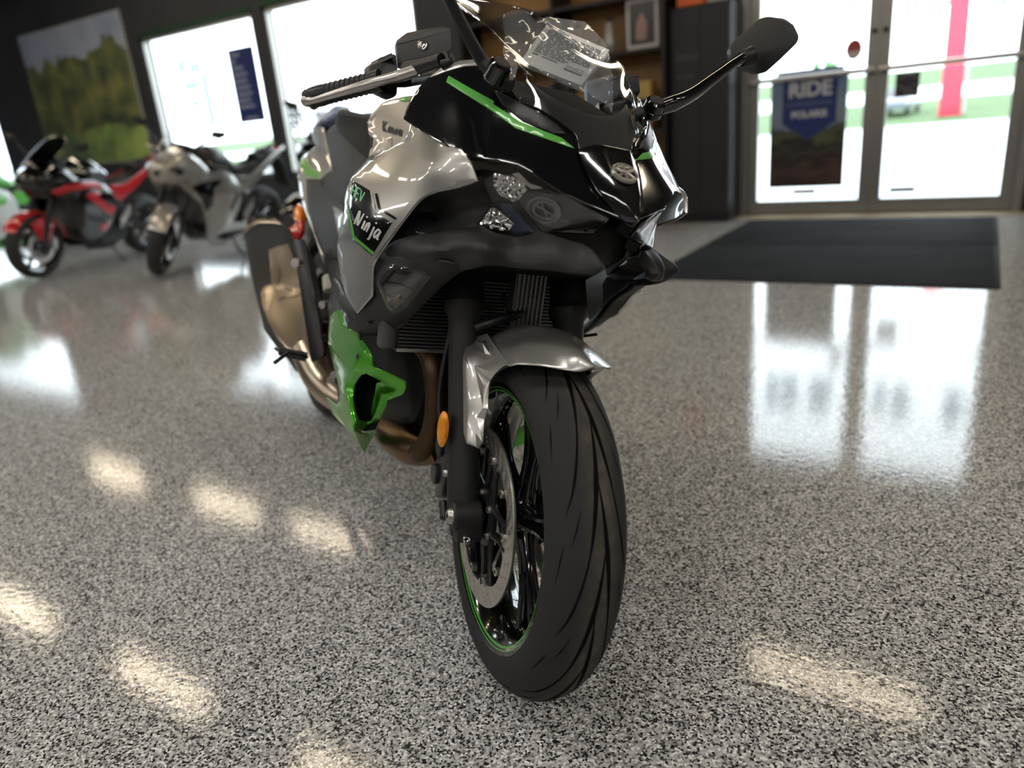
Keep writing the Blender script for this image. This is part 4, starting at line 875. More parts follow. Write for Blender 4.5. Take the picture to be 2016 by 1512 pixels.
bl_ = np.array(lp[0]); bmx = bmesh.new(); bmesh.ops.create_uvsphere(bmx, u_segments=18, v_segments=12, radius=.0105)
for v_ in bmx.verts: v_.co = Vector(bl_)+v_.co
lv.add(*bmdata(bmx)); rt('brake_lever', lv, M['alu'])
sw_ = MB(); sw_.add(*hull([gp(727, 130, -.25), gp(748, 112, -.23), gp(780, 104, -.21), gp(786, 150, -.21), gp(782, 190, -.215), gp(758, 198, -.23), gp(740, 178, -.245), gp(727, 158, -.255)]+[p+np.array((-.05, .0, .0)) for p in (gp(727, 130, -.25), gp(780, 104, -.21), gp(782, 190, -.215), gp(740, 178, -.245))], .006)); 
sw_.add(*hull([gp(735, 120, -.24)+np.array((.004, 0, 0)), gp(772, 103, -.22), gp(775, 112, -.22), gp(738, 130, -.24), gp(735, 120, -.24)+np.array((-.03, 0, 0)), gp(772, 103, -.22)+np.array((-.03, 0, 0))], .002))
rt('switch_housing', sw_, M['satin_black'])
mc = MB(); mc.add(*hull([p for q in [(779, 83, -.215), (800, 66, -.205), (868, 53, -.185), (887, 58, -.18), (889, 95, -.18), (880, 106, -.182), (800, 130, -.205), (784, 126, -.213)] for p in (gp(*q), gp(*q)+np.array((-.05, .012, .0)))], .006))
rt('brake_fluid_reservoir', mc, M['matte_black'])
cap = MB(); cap.add(*hull([p for q in [(779, 80, -.215), (800, 64, -.205), (868, 51, -.185), (886, 56, -.18), (887, 62, -.18), (868, 58, -.185), (800, 72, -.205), (781, 88, -.215)] for p in (gp(*q)+np.array((.003, 0, 0)), gp(*q)+np.array((-.052, .012, .0)))], .003)); rt('reservoir_cap', cap, M['satin_black'])
RSF = S((779, 83, 'y', -.215), (868, 53, 'y', -.185), (889, 95, 'y', -.18), (784, 126, 'y', -.213))
sg_ = MB(); disc_on(sg_, (831, 88), (10.5, 2), (-1, 10.5), RSF, .004, .004, n=24); sgo, _x = rt('sight_glass', sg_, M['satin_black'], mir=False)
s2_ = MB(); disc_on(s2_, (831, 88), (8.5, 1.5), (-1, 8.5), RSF, .0055, .003, .62, 24); disc_on(s2_, (831, 89), (4, 1), (-1, 4), RSF, .006, .003, n=12); s2_.build('sight_ring', M['chrome'], sgo)
mcb = MB(); mcb.add(*tube([gp(800, 134, -.203), gp(835, 130, -.19), gp(872, 118, -.182)], [.011, .013, .011], 14)); mcb.add(*_cyl(gp(850, 112, -.185), gp(856, 103, -.18), .009, .009, 14, .001)); mcb.add(*tube(cr(gp(868, 104, -.18), gp(882, 108, -.178), gp(886, 122, -.18), gp(870, 128, -.19), n=4), .007, 10)); rt('master_cylinder', mcb, M['satin_black'])
lb = MB(); lb.add(*hull([gp(815, 137, -.19), gp(832, 124, -.18), gp(834, 148, -.18), gp(826, 150, -.185), gp(790, 152, -.205), gp(788, 140, -.21)]+[gp(815, 137, -.19)+np.array((-.02, 0, 0)), gp(830, 146, -.18)+np.array((-.02, 0, 0))], .003)); rt('lever_pivot', lb, M['alu'])
hb = MB(); hb.add(*tube([gB, gp(800, 158, -.20), gp(850, 150, -.13)], .012, 14)); rt('handlebar', hb, M['satin_black'])
fc_ = MB(); fc_.add(*tube([w2b(fk(s, -1)) for s in (.72, .78)], .028, 20)); rt('fork_top', fc_, M['satin_black'])
# mirrors: cap, stalk and housing on the right of the picture; the other stalk runs out of the frame
def MRr(V): return [(p[0], -p[1], p[2]) for p in V]
cp_ = np.array((.020, .150, .975))
def mir_stalk(sg):
    mb = MB(); c = np.array((.012, sg*.142, .985))
    return c
left_cap = B(1287, 212, y=.150); 
mc2 = MB(); upv = np.array((.62, -.12, .78)); upv /= np.linalg.norm(upv)
mc2.add(*_cyl(left_cap-upv*.016, left_cap+upv*.014, .0175, .0170, 28, .003)); mc2.add(*_cyl(left_cap-upv*.004, left_cap-upv*.0025, .0185, .0185, 28, .0003))
mr = mc2.build('mirror_mount', M['gloss_black'], bike)
bt = MB(); bt.add(*_cyl(left_cap+upv*.0135, left_cap+upv*.0155, .0125, .012, 24, .0005)); bt.build('mount_cap', M['satin_black'], mr)
ba = MB(); ba.add(*_cyl(left_cap-upv*.02+np.array((0, -.03, -.004)), left_cap-upv*.012+np.array((0, -.014, 0)), .012, .012, 16, .002)); ba.build('mount_base', M['satin_black'], mr)
sk = MB(); pts = cr(B(1302, 211, y=.165), B(1330, 201, y=.185), B(1365, 183, y=.215), B(1410, 150, y=.255), B(1445, 124, y=.290), B(1470, 112, y=.315), n=6)
sk.add(*tube(pts, [.0165, .0185, .0165, .014, .012, .0115, .0145], 16, flat=.75)); sko = sk.build('mirror_stalk', M['gloss_black'], bike)
mh = MB()
mpx = [(1437, 97), (1445, 80), (1497, 35), (1512, 31), (1545, 36), (1563, 48), (1574, 70), (1571, 84), (1550, 96), (1536, 118), (1508, 143), (1493, 145), (1470, 137), (1440, 110)]
fr_ = [B(*p, y=.345) for p in mpx]
bk = []
for p in fr_: 
    c_ = np.mean(fr_, 0); bk.append(c_+(p-c_)*.93+np.array((-.030, .012, 0)))
ft = [np.mean(fr_, 0)+(B(px, py, y=.345)-np.mean(fr_, 0))+np.array((.022, -.006, 0)) for px, py in ((1468, 105), (1500, 62), (1528, 52), (1500, 105))]
mh.add(*hull(fr_+bk+ft, .004)); mho = mh.build('mirror_housing', M['matte_black'], bike, sharp=25)
c_ = np.mean(bk, 0); gq = [c_+(p-c_)*.9+np.array((-.0015, 0, 0)) for p in bk]
obj('mirror_glass', *hull(gq+[p+np.array((-.0012, 0, 0)) for p in gq]), M['chrome'], mho)
# boot ring between stalk and housing
rb_ = MB(); rb_.add(*_cyl(pts[-4], np.array(pts[-1])+np.array((0, .01, .004)), .0135, .017, 20, .002)); rb_.build('mirror_boot', M['satin_black'], bike)
# right-hand mirror (left of the picture)
upr = upv*np.array((1, -1, 1)); rc_ = B(980, 140, y=-.150); m3 = MB(); m3.add(*_cyl(rc_-upr*.016, rc_+upr*.014, .0175, .0170, 28, .003)); m3o = m3.build('mirror_mount', M['gloss_black'], bike)
b3 = MB(); b3.add(*_cyl(rc_+upr*.0135, rc_+upr*.0155, .0125, .012, 24, .0005)); b3.build('mount_cap', M['satin_black'], m3o)
b4 = MB(); b4.add(*_cyl(B(998, 163, y=-.135)-upv*.01, B(998, 163, y=-.135)+upv*.01, .012, .011, 6, .002)); b4.build('mount_base', M['satin_black'], m3o)
k3 = MB(); pts3 = cr(B(966, 138, y=-.158), B(948, 118, y=-.170), B(925, 78, y=-.195), B(895, 20, y=-.225), B(868, -35, y=-.255), n=6); k3.add(*tube(pts3, [.0135, .0140, .0125, .012, .0115, .0105], 16, flat=.72)); k3.build('mirror_stalk', M['matte_black'], bike)
Vh, Fh = mirror(mh.V, mh.F); dlt = np.array(pts3[-1])-np.array((pts[-1][0], -pts[-1][1], pts[-1][2])); obj('mirror_housing', [tuple(np.array(v)+dlt) for v in Vh], Fh, M['matte_black'], bike, sharp=25)
lev_label = None

# --- owner's booklet in a clear bag, tucked between the dash and the screen (a thing of its own)
bagroot = empty('document_bag', 'crinkled clear plastic bag tucked behind the windscreen of the foreground motorcycle', 'bag', matrix=MBASE)
BG = S((1078, 46, 'y', .040), (1195, 97, 'y', .105), (1136, 165, 'y', .052), (1028, 120, 'y', -.030), (1110, 105, 'y', .042))
bkl = empty('owners_booklet', "grey printed booklet lying inside the clear plastic bag", 'booklet', matrix=MBASE)
bko = [(1078, 47), (1198, 98), (1144, 167), (1026, 120)]
v, t = fill2d(bko, [], 16); V, F = shell(BG(v), t, .010, .0012, toward=CB); obj('pages', V, F, M['paper'], bkl, True)
inkm = MB()
def lerp2(u, v_): 
    a, b_, c_, d_ = [np.array(p, float) for p in bko]; return (a*(1-u)+b_*u)*(1-v_)+(d_*(1-u)+c_*u)*v_
rnd = random.Random(3)
for i in range(17):
    vv = .10+i*.036
    u = .07
    while u < .9:
        w_ = rnd.uniform(.05, .16); 
        if vv > .60 and u > .55: break
        stripmesh(inkm, np.array([lerp2(u, vv), lerp2(min(u+w_, .93), vv)]), 1.7, BG, .0008, .0004); u += w_+.02
for u, vv, w_, pw in ((.07, .73, .10, 2.6), (.22, .73, .26, 2.0), (.62, .80, .30, 3.4), (.62, .70, .3, 1.0), (.62, .74, .3, 1.0)): stripmesh(inkm, np.array([lerp2(u, vv), lerp2(u+w_, vv)]), pw, BG, .0008, .0004)
inkm.build('print', M['ink'], bkl, False)
bo = [(989, 30), (1003, 22), (1030, 18), (1040, 25), (1052, 40), (1078, 33), (1100, 36), (1150, 42), (1162, 52), (1192, 84), (1200, 110), (1206, 160), (1207, 205), (1204, 222), (1196, 206), (1150, 182), (1095, 160), (1046, 128), (1022, 118), (1012, 160), (1000, 140), (990, 100), (995, 70)]
v, t = fill2d(bo, [], 10)
rg = random.Random(11); P0_ = BG(v, .006); vd = P0_-CB; vd /= np.linalg.norm(vd, axis=1)[:, None]
P0_ = P0_-vd*np.array([[abs(rg.gauss(0, .0052))] for _ in P0_])
V, F = shell(P0_, t, .0006, .0003, toward=CB); obj('film', V, F, M['bag'], bagroot, True, sharp=28)
# ------------------------------------------------------------------ things in the showroom
def thing(name, VF, m, label, cat, group=None, smooth=False):
    o = obj(name, VF[0], VF[1], m, None, smooth); return setp(o, label, cat, group)
# entrance mat
mm = mat('charcoal_mat_pile', (.020, .021, .023), .95, 0, 0, .1); nn = noise(mm, 900, 2); bump(mm, nn.outputs[0], .8, .004)
n2 = noise(mm, 2.2, 3); rr = ramp(mm, n2.outputs[0], [(.3, (.016, .017, .019)), (.7, (.028, .029, .031))]); mm.node_tree.links.new(rr.outputs[0], nodes(mm)[2].inputs['Base Color'])
for y0, y1, lb_ in ((4.17, 5.40, 'charcoal entrance mat nearer the camera, its far edge against the second mat'), (5.415, 6.66, 'charcoal entrance mat right at the foot of the glass doors')):
    yc = (y0+y1)/2; hy = (y1-y0)/2; mt = empty('entrance_mat', lb_, 'mat', (-.78, yc, 0), 0, 'entrance mats laid end to end')
    obj('pile', *box(-.89, .89, -hy+.022, hy-.022, .0, .009, .003), mm, mt); mb = MB()
    mb.add(*box(-.915, -.89, -hy, hy, 0, .006, .002)); mb.add(*box(.89, .915, -hy, hy, 0, .006, .002)); mb.add(*box(-.915, .915, -hy, -hy+.022, 0, .0055, .002)); mb.add(*box(-.915, .915, hy-.022, hy, 0, .0055, .002))
    mb.build('rubber_border', mat('dull_black_rubber', (.022, .022, .023), .85, 0, 0, .15), mt)
# landscape poster on the dark wall between the windows
pg_ = bpy.data.materials.new('landscape_print'); pg_.use_nodes = True
n, l, b = nodes(pg_); b.inputs['Roughness'].default_value = .45
tc = n.new('ShaderNodeTexCoord'); sx = n.new('ShaderNodeSeparateXYZ'); l.new(tc.outputs['Object'], sx.inputs[0])
def math_(op, a, v=None, bsock=None):
    k = n.new('ShaderNodeMath'); k.operation = op
    if hasattr(a, 'links'): l.new(a, k.inputs[0])
    else: k.inputs[0].default_value = a
    if bsock is not None: l.new(bsock, k.inputs[1])
    elif v is not None: k.inputs[1].default_value = v
    return k.outputs[0]
nt = n.new('ShaderNodeTexNoise'); nt.inputs['Scale'].default_value = 2.0; nt.inputs['Detail'].default_value = 4; l.new(tc.outputs['Object'], nt.inputs['Vector'])
# picture: tree crowns against the sky, a sunlit meadow below
def nz(scale, vec=None, det=3):
    k = n.new('ShaderNodeTexNoise'); k.inputs['Scale'].default_value = scale; k.inputs['Detail'].default_value = det; l.new(vec or tc.outputs['Object'], k.inputs['Vector']); return k.outputs[0]
cx_ = n.new('ShaderNodeCombineXYZ'); l.new(math_('MULTIPLY', sx.outputs[0], 1.0), cx_.inputs[0])
crown = math_('ADD', math_('MULTIPLY', nz(1.6, cx_.outputs[0], 4), 1.3), .78)
isky = math_('GREATER_THAN', math_('SUBTRACT', sx.outputs[2], bsock=math_('ADD', crown, bsock=math_('MULTIPLY', nz(6), .25))), 0.0)
sky = ramp(pg_, nz(1.8), [(.3, (.24, .30, .46)), (.7, (.42, .46, .54))]); trees = ramp(pg_, nz(2.6), [(.30, (.03, .055, .045)), (.45, (.09, .115, .055)), (.58, (.17, .185, .07)), (.72, (.28, .27, .09))])
mead = ramp(pg_, nz(1.3), [(.35, (.05, .085, .07)), (.5, (.20, .30, .09)), (.66, (.36, .48, .13))])
ism = math_('LESS_THAN', math_('ADD', sx.outputs[2], bsock=math_('MULTIPLY', nz(3), .5)), .72)
def mixc(f, a, c):
    k = n.new('ShaderNodeMix'); k.data_type = 'RGBA'; l.new(f, k.inputs[0]); l.new(a, k.inputs[6]); l.new(c, k.inputs[7]); return k.outputs[2]
l.new(mixc(ism, mixc(isky, trees.outputs[0], sky.outputs[0]), mead.outputs[0]), b.inputs['Base Color'])
po = empty('landscape_poster', 'large print of sunlit trees and meadow under blue sky on the dark wall', 'poster', (-11.86, WY, 1.0))
obj('print', *box(-1.36, 1.40, -.028, -.026, 0, 1.98), pg_, po, False); obj('backing_board', *box(-1.37, 1.41, -.026, -.002, -.01, 1.99), mat('white_foam_board', (.55, .55, .55), .6), po, False)
# blue sign hung in the first window with rows of pale lettering too blurred to read
navy = mat('navy_blue_print', (.012, .030, .155), .5); palt = mat('pale_lettering', (.34, .38, .52), .6)
sg = empty('window_sign', 'tall navy blue sign with rows of pale lettering in the window', 'sign', (-8.225, WY+.069, 1.325))
obj('sign_panel', *box(-.25, .25, -.012, -.004, 0, .90), navy, sg, False)
rnd = random.Random(5)
for i, wd in enumerate((.16, .09, .22, .26, .25, .30, .33, .25, .30)):
    x = -.21; z = .80-i*.078; lt_ = MB()
    while x < -.21+wd-.02:
        a = rnd.uniform(.025, .04); lt_.add(*box(x, x+a, -.0135, -.012, z, z+.042)); x += a+.010
    lt_.build('lettering_line', palt, sg, False)
obj('lettering_line', *box(-.12, .12, -.0135, -.012, .035, .065), palt, sg, False)
# poster and stickers on the doors
def text_mesh(body, size, bold=0.0):
    c = bpy.data.curves.new('t', 'FONT'); c.body = body; c.size = size; c.align_x = 'CENTER'; c.extrude = .0008; c.offset = bold; c.resolution_u = 3
    t = bpy.data.objects.new('t', c); COL.objects.link(t); dg = bpy.context.evaluated_depsgraph_get(); dg.update()
    me = bpy.data.meshes.new_from_object(t.evaluated_get(dg)); V = [tuple(v.co) for v in me.vertices]; F = [tuple(p.vertices) for p in me.polygons]
    bpy.data.objects.remove(t); bpy.data.curves.remove(c); bpy.data.meshes.remove(me); return V, F
def wall_text(body, size, x, y, z, bold=0.0, sxx=1.0):
    V, F = text_mesh(body, size, bold); return [(x+v[0]*sxx, y-v[2], z+v[1]) for v in V], F
wp = mat('white_print', (.62, .63, .66), .5)
pgm = mat('offroad_photo_print', (.1, .1, .1), .4); n, l, b = nodes(pgm)
tc = n.new('ShaderNodeTexCoord'); sx = n.new('ShaderNodeSeparateXYZ'); l.new(tc.outputs['Object'], sx.inputs[0])
nt = n.new('ShaderNodeTexNoise'); nt.inputs['Scale'].default_value = 7.0; nt.inputs['Detail'].default_value = 4; l.new(tc.outputs['Object'], nt.inputs['Vector'])
hgt = math_('ADD', sx.outputs[2], bsock=math_('MULTIPLY', math_('SUBTRACT', nt.outputs[0], .5), .42))
cr1 = n.new('ShaderNodeValToRGB'); e = cr1.color_ramp.elements; e[0].color = (.030, .016, .012, 1); e[1].position = 1; e[1].color = (.14, .22, .36, 1)
for p_, c_ in ((.14, (.075, .042, .034)), (.24, (.018, .015, .014)), (.33, (.045, .04, .03)), (.40, (.012, .013, .016)), (.46, (.09, .10, .03)), (.52, (.04, .05, .07)), (.57, (.22, .27, .34)), (.75, (.19, .26, .36))): k = e.new(p_); k.color = (*c_, 1)
l.new(math_('DIVIDE', hgt, .93), cr1.inputs['Fac']); l.new(cr1.outputs[0], b.inputs['Base Color'])
dp = empty('door_poster', 'poster with blue pennant over an off-road photo on the left glass door', 'poster', (-1.307, WY+.05, .243))
obj('photo_print', *box(-.305, .305, -.006, -.002, 0, .925), pgm, dp, False)
pen = [(-.205, .92), (.225, .92), (.225, .53), (.01, .39), (-.205, .53)]
v, t = fill2d(pen, [], .08); V, F = shell(np.array([(p[0], -.0065, p[1]) for p in v]), t, .001, .0003, toward=(0, -9, 0)); obj('pennant', V, F, navy, dp, False)
mb = MB(); mb.add(*wall_text('RIDE', .165, .01, -.0078, .745, .006)); mb.build('lettering', wp, dp, False)
mb = MB(); mb.add(*wall_text('POLARIS', .075, .01, -.0078, .575, .002, 1.0)); mb.build('lettering', wp, dp, False)
mb = MB(); x = -.17
for k in range(11): mb.add(*box(x, x+.018, -.0085, -.0068, .668, .700)); x += .033
mb.build('small_lettering', mat('dim_blue_lettering', (.10, .13, .28), .5), dp, False)
mb = MB(); mb.add(*box(-.26, .27, -.012, -.006, .905, .955)); mb.build('header_strip', navy, dp, False)
ss = empty('round_sticker', 'round red and white sticker near the edge of the left glass door', 'sticker', (-.975, WY+.046, 1.305))
def half(r, z0, z1, y): 
    pts = [(r*math.cos(a), r*math.sin(a)*1.25) for a in np.linspace(0, 2*math.pi, 40, endpoint=False)]
    return [p for p in pts]
v, t = fill2d(half(.062, 0, 0, 0), [], .03); V, F = shell(np.array([(p[0], 0, p[1]) for p in v]), t, .0015, .0003, toward=(0, -9, 0)); obj('sticker_disc', V, F, mat('off_white_sticker', (.50, .44, .42), .5), ss, False)
up_ = [(.062*math.cos(a), .0775*math.sin(a)) for a in np.linspace(-.15, math.pi+.15, 30)]
v, t = fill2d(up_, [], .03); V, F = shell(np.array([(p[0], -.001, p[1]) for p in v]), t, .001, .0003, toward=(0, -9, 0)); obj('red_field', V, F, mat('faded_red_print', (.36, .055, .05), .5), ss, False)
sq = empty('square_sticker', 'small square dark grey sticker on the right glass door', 'sticker', (-.572, WY+.046, 1.0))
obj('sticker_card', *box(-.085, .085, -.002, .001, -.09, .09), mat('dark_grey_print', (.035, .037, .042), .5), sq, False)
mb = MB()
for q in ([(-.05, .0, .05), (-.02, 0, .07), (.03, 0, .07), (.06, 0, .04)], [(-.06, 0, .01), (-.04, 0, -.02), (.02, 0, -.03), (.06, 0, .01)], [(-.02, 0, -.06), (.03, 0, -.06), (.06, 0, -.05)]): mb.add(*tube([(a, -.004, c) for a, _, c in cr(*q, n=4)], .008, 6))
mb.build('sticker_mark', mat('mid_grey_print', (.16, .16, .16), .5), sq)
for x, z, nm, lb_ in ((-1.31, .205, (.12, .03, .04), 'small dark red sticker under the poster at the foot of the left door'), (-.545, .195, (.05, .015, .02), 'small dark sticker at the foot of the right door glass')):
    thing('door_sticker', box(x-.095, x+.095, WY+.044, WY+.048, z-.02, z+.02), mat('sticker_print', nm, .5), lb_, 'sticker')
# pale vinyl lettering across the top of both doors, seen from behind and blurred
vin = thin_glass('pale_blue_vinyl', (.42, .50, .54), .6, .2)
for k, cols in enumerate((((-1.53, .10), (-1.37, .16), (-1.10, .22)), ((-.60, .08), (-.42, .16), (-.02, .15)))):
    rnd = random.Random(20+k); ve = empty('vinyl_lettering', ('pale vinyl lettering high on the left glass door', 'pale vinyl lettering high on the right glass door')[k], 'lettering', (cols[1][0], WY+.046, 1.46))
    for cx_, w_ in cols:
        for i in range(9):
            z = 1.82-i*.045-(.02 if k else 0)-1.46
            if z < .01: continue
            ww_ = w_*rnd.uniform(.65, 1); x = cx_-ww_/2; mb = MB()
            while x < cx_+ww_/2-.01: mb.add(*box(x-cols[1][0], x-cols[1][0]+.052, -.001, .002, z, z+.042)); x += .055
            mb.build('lettering_line', vin, ve, False)
ve = empty('vinyl_lettering', 'large pale cyan vinyl letters on the first window left of the navy sign', 'lettering', (-9.1, WY+.062, 1.3))
for x0, x1, z0, z1 in ((-.45, -.25, .75, .92), (-.22, .05, .72, .86), (-.40, -.05, .52, .64), (-.02, .14, .05, .70), (-.3, -.12, .30, .40)):
    obj('lettering_block', *box(x0, x1, -.001, .002, z0, z1, .0005), vin, ve, False)
# --- shelving unit and cabinet right of it
wood = mat('honey_plywood', (.34, .19, .060), .45); nw = noise(wood, 3, 4); wv_ = ramp(wood, nw.outputs[0], [(.3, (.26, .135, .035)), (.7, (.36, .20, .06))]); wood.node_tree.links.new(wv_.outputs[0], nodes(wood)[2].inputs['Base Color'])
shf = empty('shelving_unit', 'dark shelving unit with honey coloured plywood back against the window wall', 'shelving', (-3.45, 6.55, 0))
X0, X1 = -1.05, 1.06; Y0, Y1 = -.06, .34
obj('back_panel', *box(X0, X1, Y1-.02, Y1, .08, 2.5), wood, shf, False)
for x in (X0, -.02, X1-.03): obj('upright', *box(x, x+.03, Y0, Y1, 0, 2.5, .003), M['satin_black'], shf, False)
for z in (.10, .48, .80, 1.06, 1.47, 1.9, 2.44): obj('shelf_board', *box(X0+.03, X1-.03, Y0+.01, Y1-.02, z, z+.03, .002), M['satin_black'], shf, False)
obj('plinth', *box(X0+.01, X1-.01, Y0+.03, Y1, 0, .08), M['satin_black'], shf, False)
obj('side_cheek', *box(X1-.032, X1-.030, Y0+.01, Y1-.02, .13, 2.44), wood, shf, False)
SX, SY = -3.45, 6.55
pk = empty('framed_package', 'white framed package with dark window standing on the upper shelf', 'package', (-2.62, 6.62, 1.50))
wbx = mat('white_carton', (.55, .54, .54), .5)
obj('carton', *box(-.145, .145, -.05, .06, 0, .40, .005), wbx, pk, False); obj('package_window', *box(-.115, .115, -.054, -.05, .035, .365), mat('dark_package_window', (.05, .045, .05), .2), pk, False)
obj('product_form', *hull([(-.06, -.052, .06), (.04, -.052, .06), (.05, -.052, .2), (.0, -.052, .3), (-.05, -.052, .22), (-.06, -.062, .1), (.04, -.062, .12), (0, -.062, .25)], .005), mat('flesh_tone_print', (.32, .22, .18), .5), pk)
hm = empty('metal_accessory', 'small grey metal accessory on the upper shelf left of the framed package', 'accessory', (-2.95, 6.62, 1.50))
obj('body', *hull([(.06*math.cos(a)*r, .05*math.sin(a)*r, z) for a in np.linspace(0, 6.28, 10, endpoint=False) for r, z in ((.9, 0), (1, .08), (.7, .20), (.5, .26))], .004), mat('grey_metal', (.30, .30, .30), .3, .6), hm); obj('cap', *cyl((0, 0, .258), (0, 0, .29), .03), M['satin_black'], hm)
bx_ = empty('yellow_box', 'long yellow and purple printed box lying on the middle shelf', 'box', (-2.78, 6.60, 1.092))
obj('carton', *box(-.27, .24, -.07, .08, 0, .145, .004), mat('yellow_carton', (.40, .28, .09), .5), bx_, False)
obj('printed_band', *box(-.20, .12, -.073, -.07, .03, .11), mat('purple_print', (.12, .08, .14), .5), bx_, False); obj('printed_band', *box(-.1, .03, -.0745, -.073, .06, .09), mat('cream_print', (.45, .38, .25), .5), bx_, False)
thing('brown_carton', box(-3.28, -3.1, 6.55, 6.72, 1.092, 1.20, .004), mat('brown_carton_card', (.26, .16, .08), .7), 'plain brown carton on the middle shelf left of the yellow box', 'box')
thing('low_carton', box(-2.9, -2.55, 6.55, 6.75, .832, 1.0, .004), mat('kraft_card', (.30, .17, .07), .7), 'brown carton on the shelf below the yellow box', 'box')
cb = empty('tall_black_cabinet', 'tall black cabinet between the plywood shelving and the glass doors', 'cabinet', (-2.12, 6.7, 0))
obj('body', *box(-.265, .255, -.10, .20, 0, 1.78, .006), M['satin_black'], cb, False)
for s in (-1, 1): obj('door', *box(-.005+s*.002+(0 if s > 0 else -.252), -.005+s*.002+(.252 if s > 0 else 0), -.114, -.10, .08, 1.74, .004), mat('black_laminate', (.013, .013, .015), .45), cb, False)
dgl = mat('dim_grey_lettering', (.055, .055, .058), .6)
for nl, z0, z1 in ((4, 1.36, 1.41), (3, 1.22, 1.25)):
    mb = MB()
    for k in range(nl): mb.add(*box(-.20+k*.05, -.165+k*.05, -.1165, -.114, z0, z1))
    mb.build('dim_lettering', dgl, cb, False)
thing('orange_package', box(-2.33, -2.10, 6.62, 6.72, 1.783, 2.08, .006), mat('orange_print', (.75, .13, .02), .45), 'bright orange package standing on top of the black cabinet', 'package')
thing('white_package', box(-2.07, -1.92, 6.62, 6.70, 1.783, 2.12, .006), mat('pale_grey_card', (.42, .43, .40), .5), 'pale grey package standing on the black cabinet beside the orange one', 'package')
# skirting and the framed panel right of the doors
thing('wooden_block', box(.34, .56, 6.62, 6.84, .0, .20, .006), mat('brown_wood', (.20, .11, .05), .5), 'low brown wooden block on the floor right of the glass doors', 'block')
# ------------------------------------------------------------------ outside, seen through the glass
pav = mat('pale_concrete', (.62, .63, .62), .9); gr = mat('mown_grass', (.07, .115, .045), .95); ng = noise(gr, 1.5, 4); rg_ = ramp(gr, ng.outputs[0], [(.3, (.060, .105, .035)), (.7, (.085, .135, .055))]); gr.node_tree.links.new(rg_.outputs[0], nodes(gr)[2].inputs['Base Color'])
def ground(y): return float(np.interp(y, (0, 28.6, 40, 50, 75, 200), (-.02, -.02, .67, 1.30, 2.9, 3.2)))
def strip(name, y0, y1, m):
    V = []; F = []
    ys_ = np.linspace(y0, y1, 4)
    for y in ys_: V += [(-120, y, ground(y)), (100, y, ground(y)), (-120, y, ground(y)-.3), (100, y, ground(y)-.3)]
    for i in range(3): a = 4*i; F += [(a, a+1, a+5, a+4), (a+2, a+6, a+7, a+3)]
    setp(obj(name, V, F, m, None, False), kind='structure')
strip('forecourt', WY+.2, 28.6, pav); strip('lawn', 28.6, 40, gr); strip('road', 40, 50, pav); strip('verge', 50, 75, gr); strip('far_field', 75, 220, mat('grey_green_field', (.14, .19, .17), .95))  # far field in one even grey-green
def wdp(px, py, z=0.0):
    d = sight(px, py); return CP+d*((z-CP[2])/d[2])
def aty(px, py, y):
    d = sight(px, py); return CP+d*((y-CP[1])/d[1])
fb = empty('feather_flag', 'tall red banner on a pole standing outside on the lawn', 'flag', tuple(Wd_ for Wd_ in (0, 0, 0)))
fp = aty(1868, 228, 31.0); fb.location = (fp[0], 31.0, ground(31.0))
ban = []
red = mat('red_banner_cloth', (.75, .045, .075), .7)
V = []; F = []
for i, z in enumerate(np.linspace(.0, 6.2, 16)):
    w_ = .34-.05*i/15
    for s in (-1, 1): V += [(s*w_+.012*math.sin(z*1.2), .012*math.sin(3*z+s), z), ]
F = [(2*i, 2*i+1, 2*i+3, 2*i+2) for i in range(15)]
V2, F2 = shell(np.array(V), [(f[0], f[1], f[2]) for f in F]+[(f[0], f[2], f[3]) for f in F], .004, .001, toward=(0, -9, 0)); obj('banner_cloth', V2, F2, red, fb)
obj('pole', *cyl((.42, .03, 0), (.40, .03, 6.5), .03), M['alu'], fb); obj('ground_base', *box(-.3, .5, -.3, .3, 0, .03), M['satin_black'], fb, False)
# parked cars far outside
def car(x, y, rz, col, label, s=1.0):
    e_ = empty('parked_car', label, 'car', (x, y, ground(y)), rz)
    side = [(-2.2, .35), (-2.25, .75), (-2.0, .95), (-1.2, 1.05), (-.6, 1.5), (.7, 1.52), (1.5, 1.05), (2.1, .95), (2.25, .6), (2.2, .35)]
    pts = [(p[0]*s, sg_*(.85 if p[1] < 1.1 else .66)*s, p[1]*s) for p in side for sg_ in (-1, 1)]
    lo = [q for q in pts if q[2] < 1.1*s]; hi = [q for q in pts if q[2] > 1.02*s]
    obj('body', *hull(lo, .06), col, e_); obj('cabin', *hull(hi, .05), M['lamp_dark'], e_)
    obj('roof', *hull([(x_*s, y_*s, 1.50*s+z_) for x_ in (-.55, .65) for y_ in (-.6, .6) for z_ in (0, .05)], .02), col, e_)
    for xx in (-1.35, 1.35):
        for sg_ in (-1, 1): obj('car_wheel', *cyl((xx*s, sg_*.88*s, .33*s), (xx*s, sg_*.68*s, .33*s), .33*s), M['rubber'], e_)
cw = mat('white_car_paint', (.62, .64, .66), .3, 0, 1); cg = mat('grey_car_paint', (.16, .18, .22), .3, 0, 1)
car(-10.6, 12.0, .15, cw, 'white car parked outside beyond the second window'); 
c2 = aty(1768, 222, 33.0); car(c2[0], 33.0, 1.45, cg, 'small grey car far outside behind the right glass door seen end on', .62)
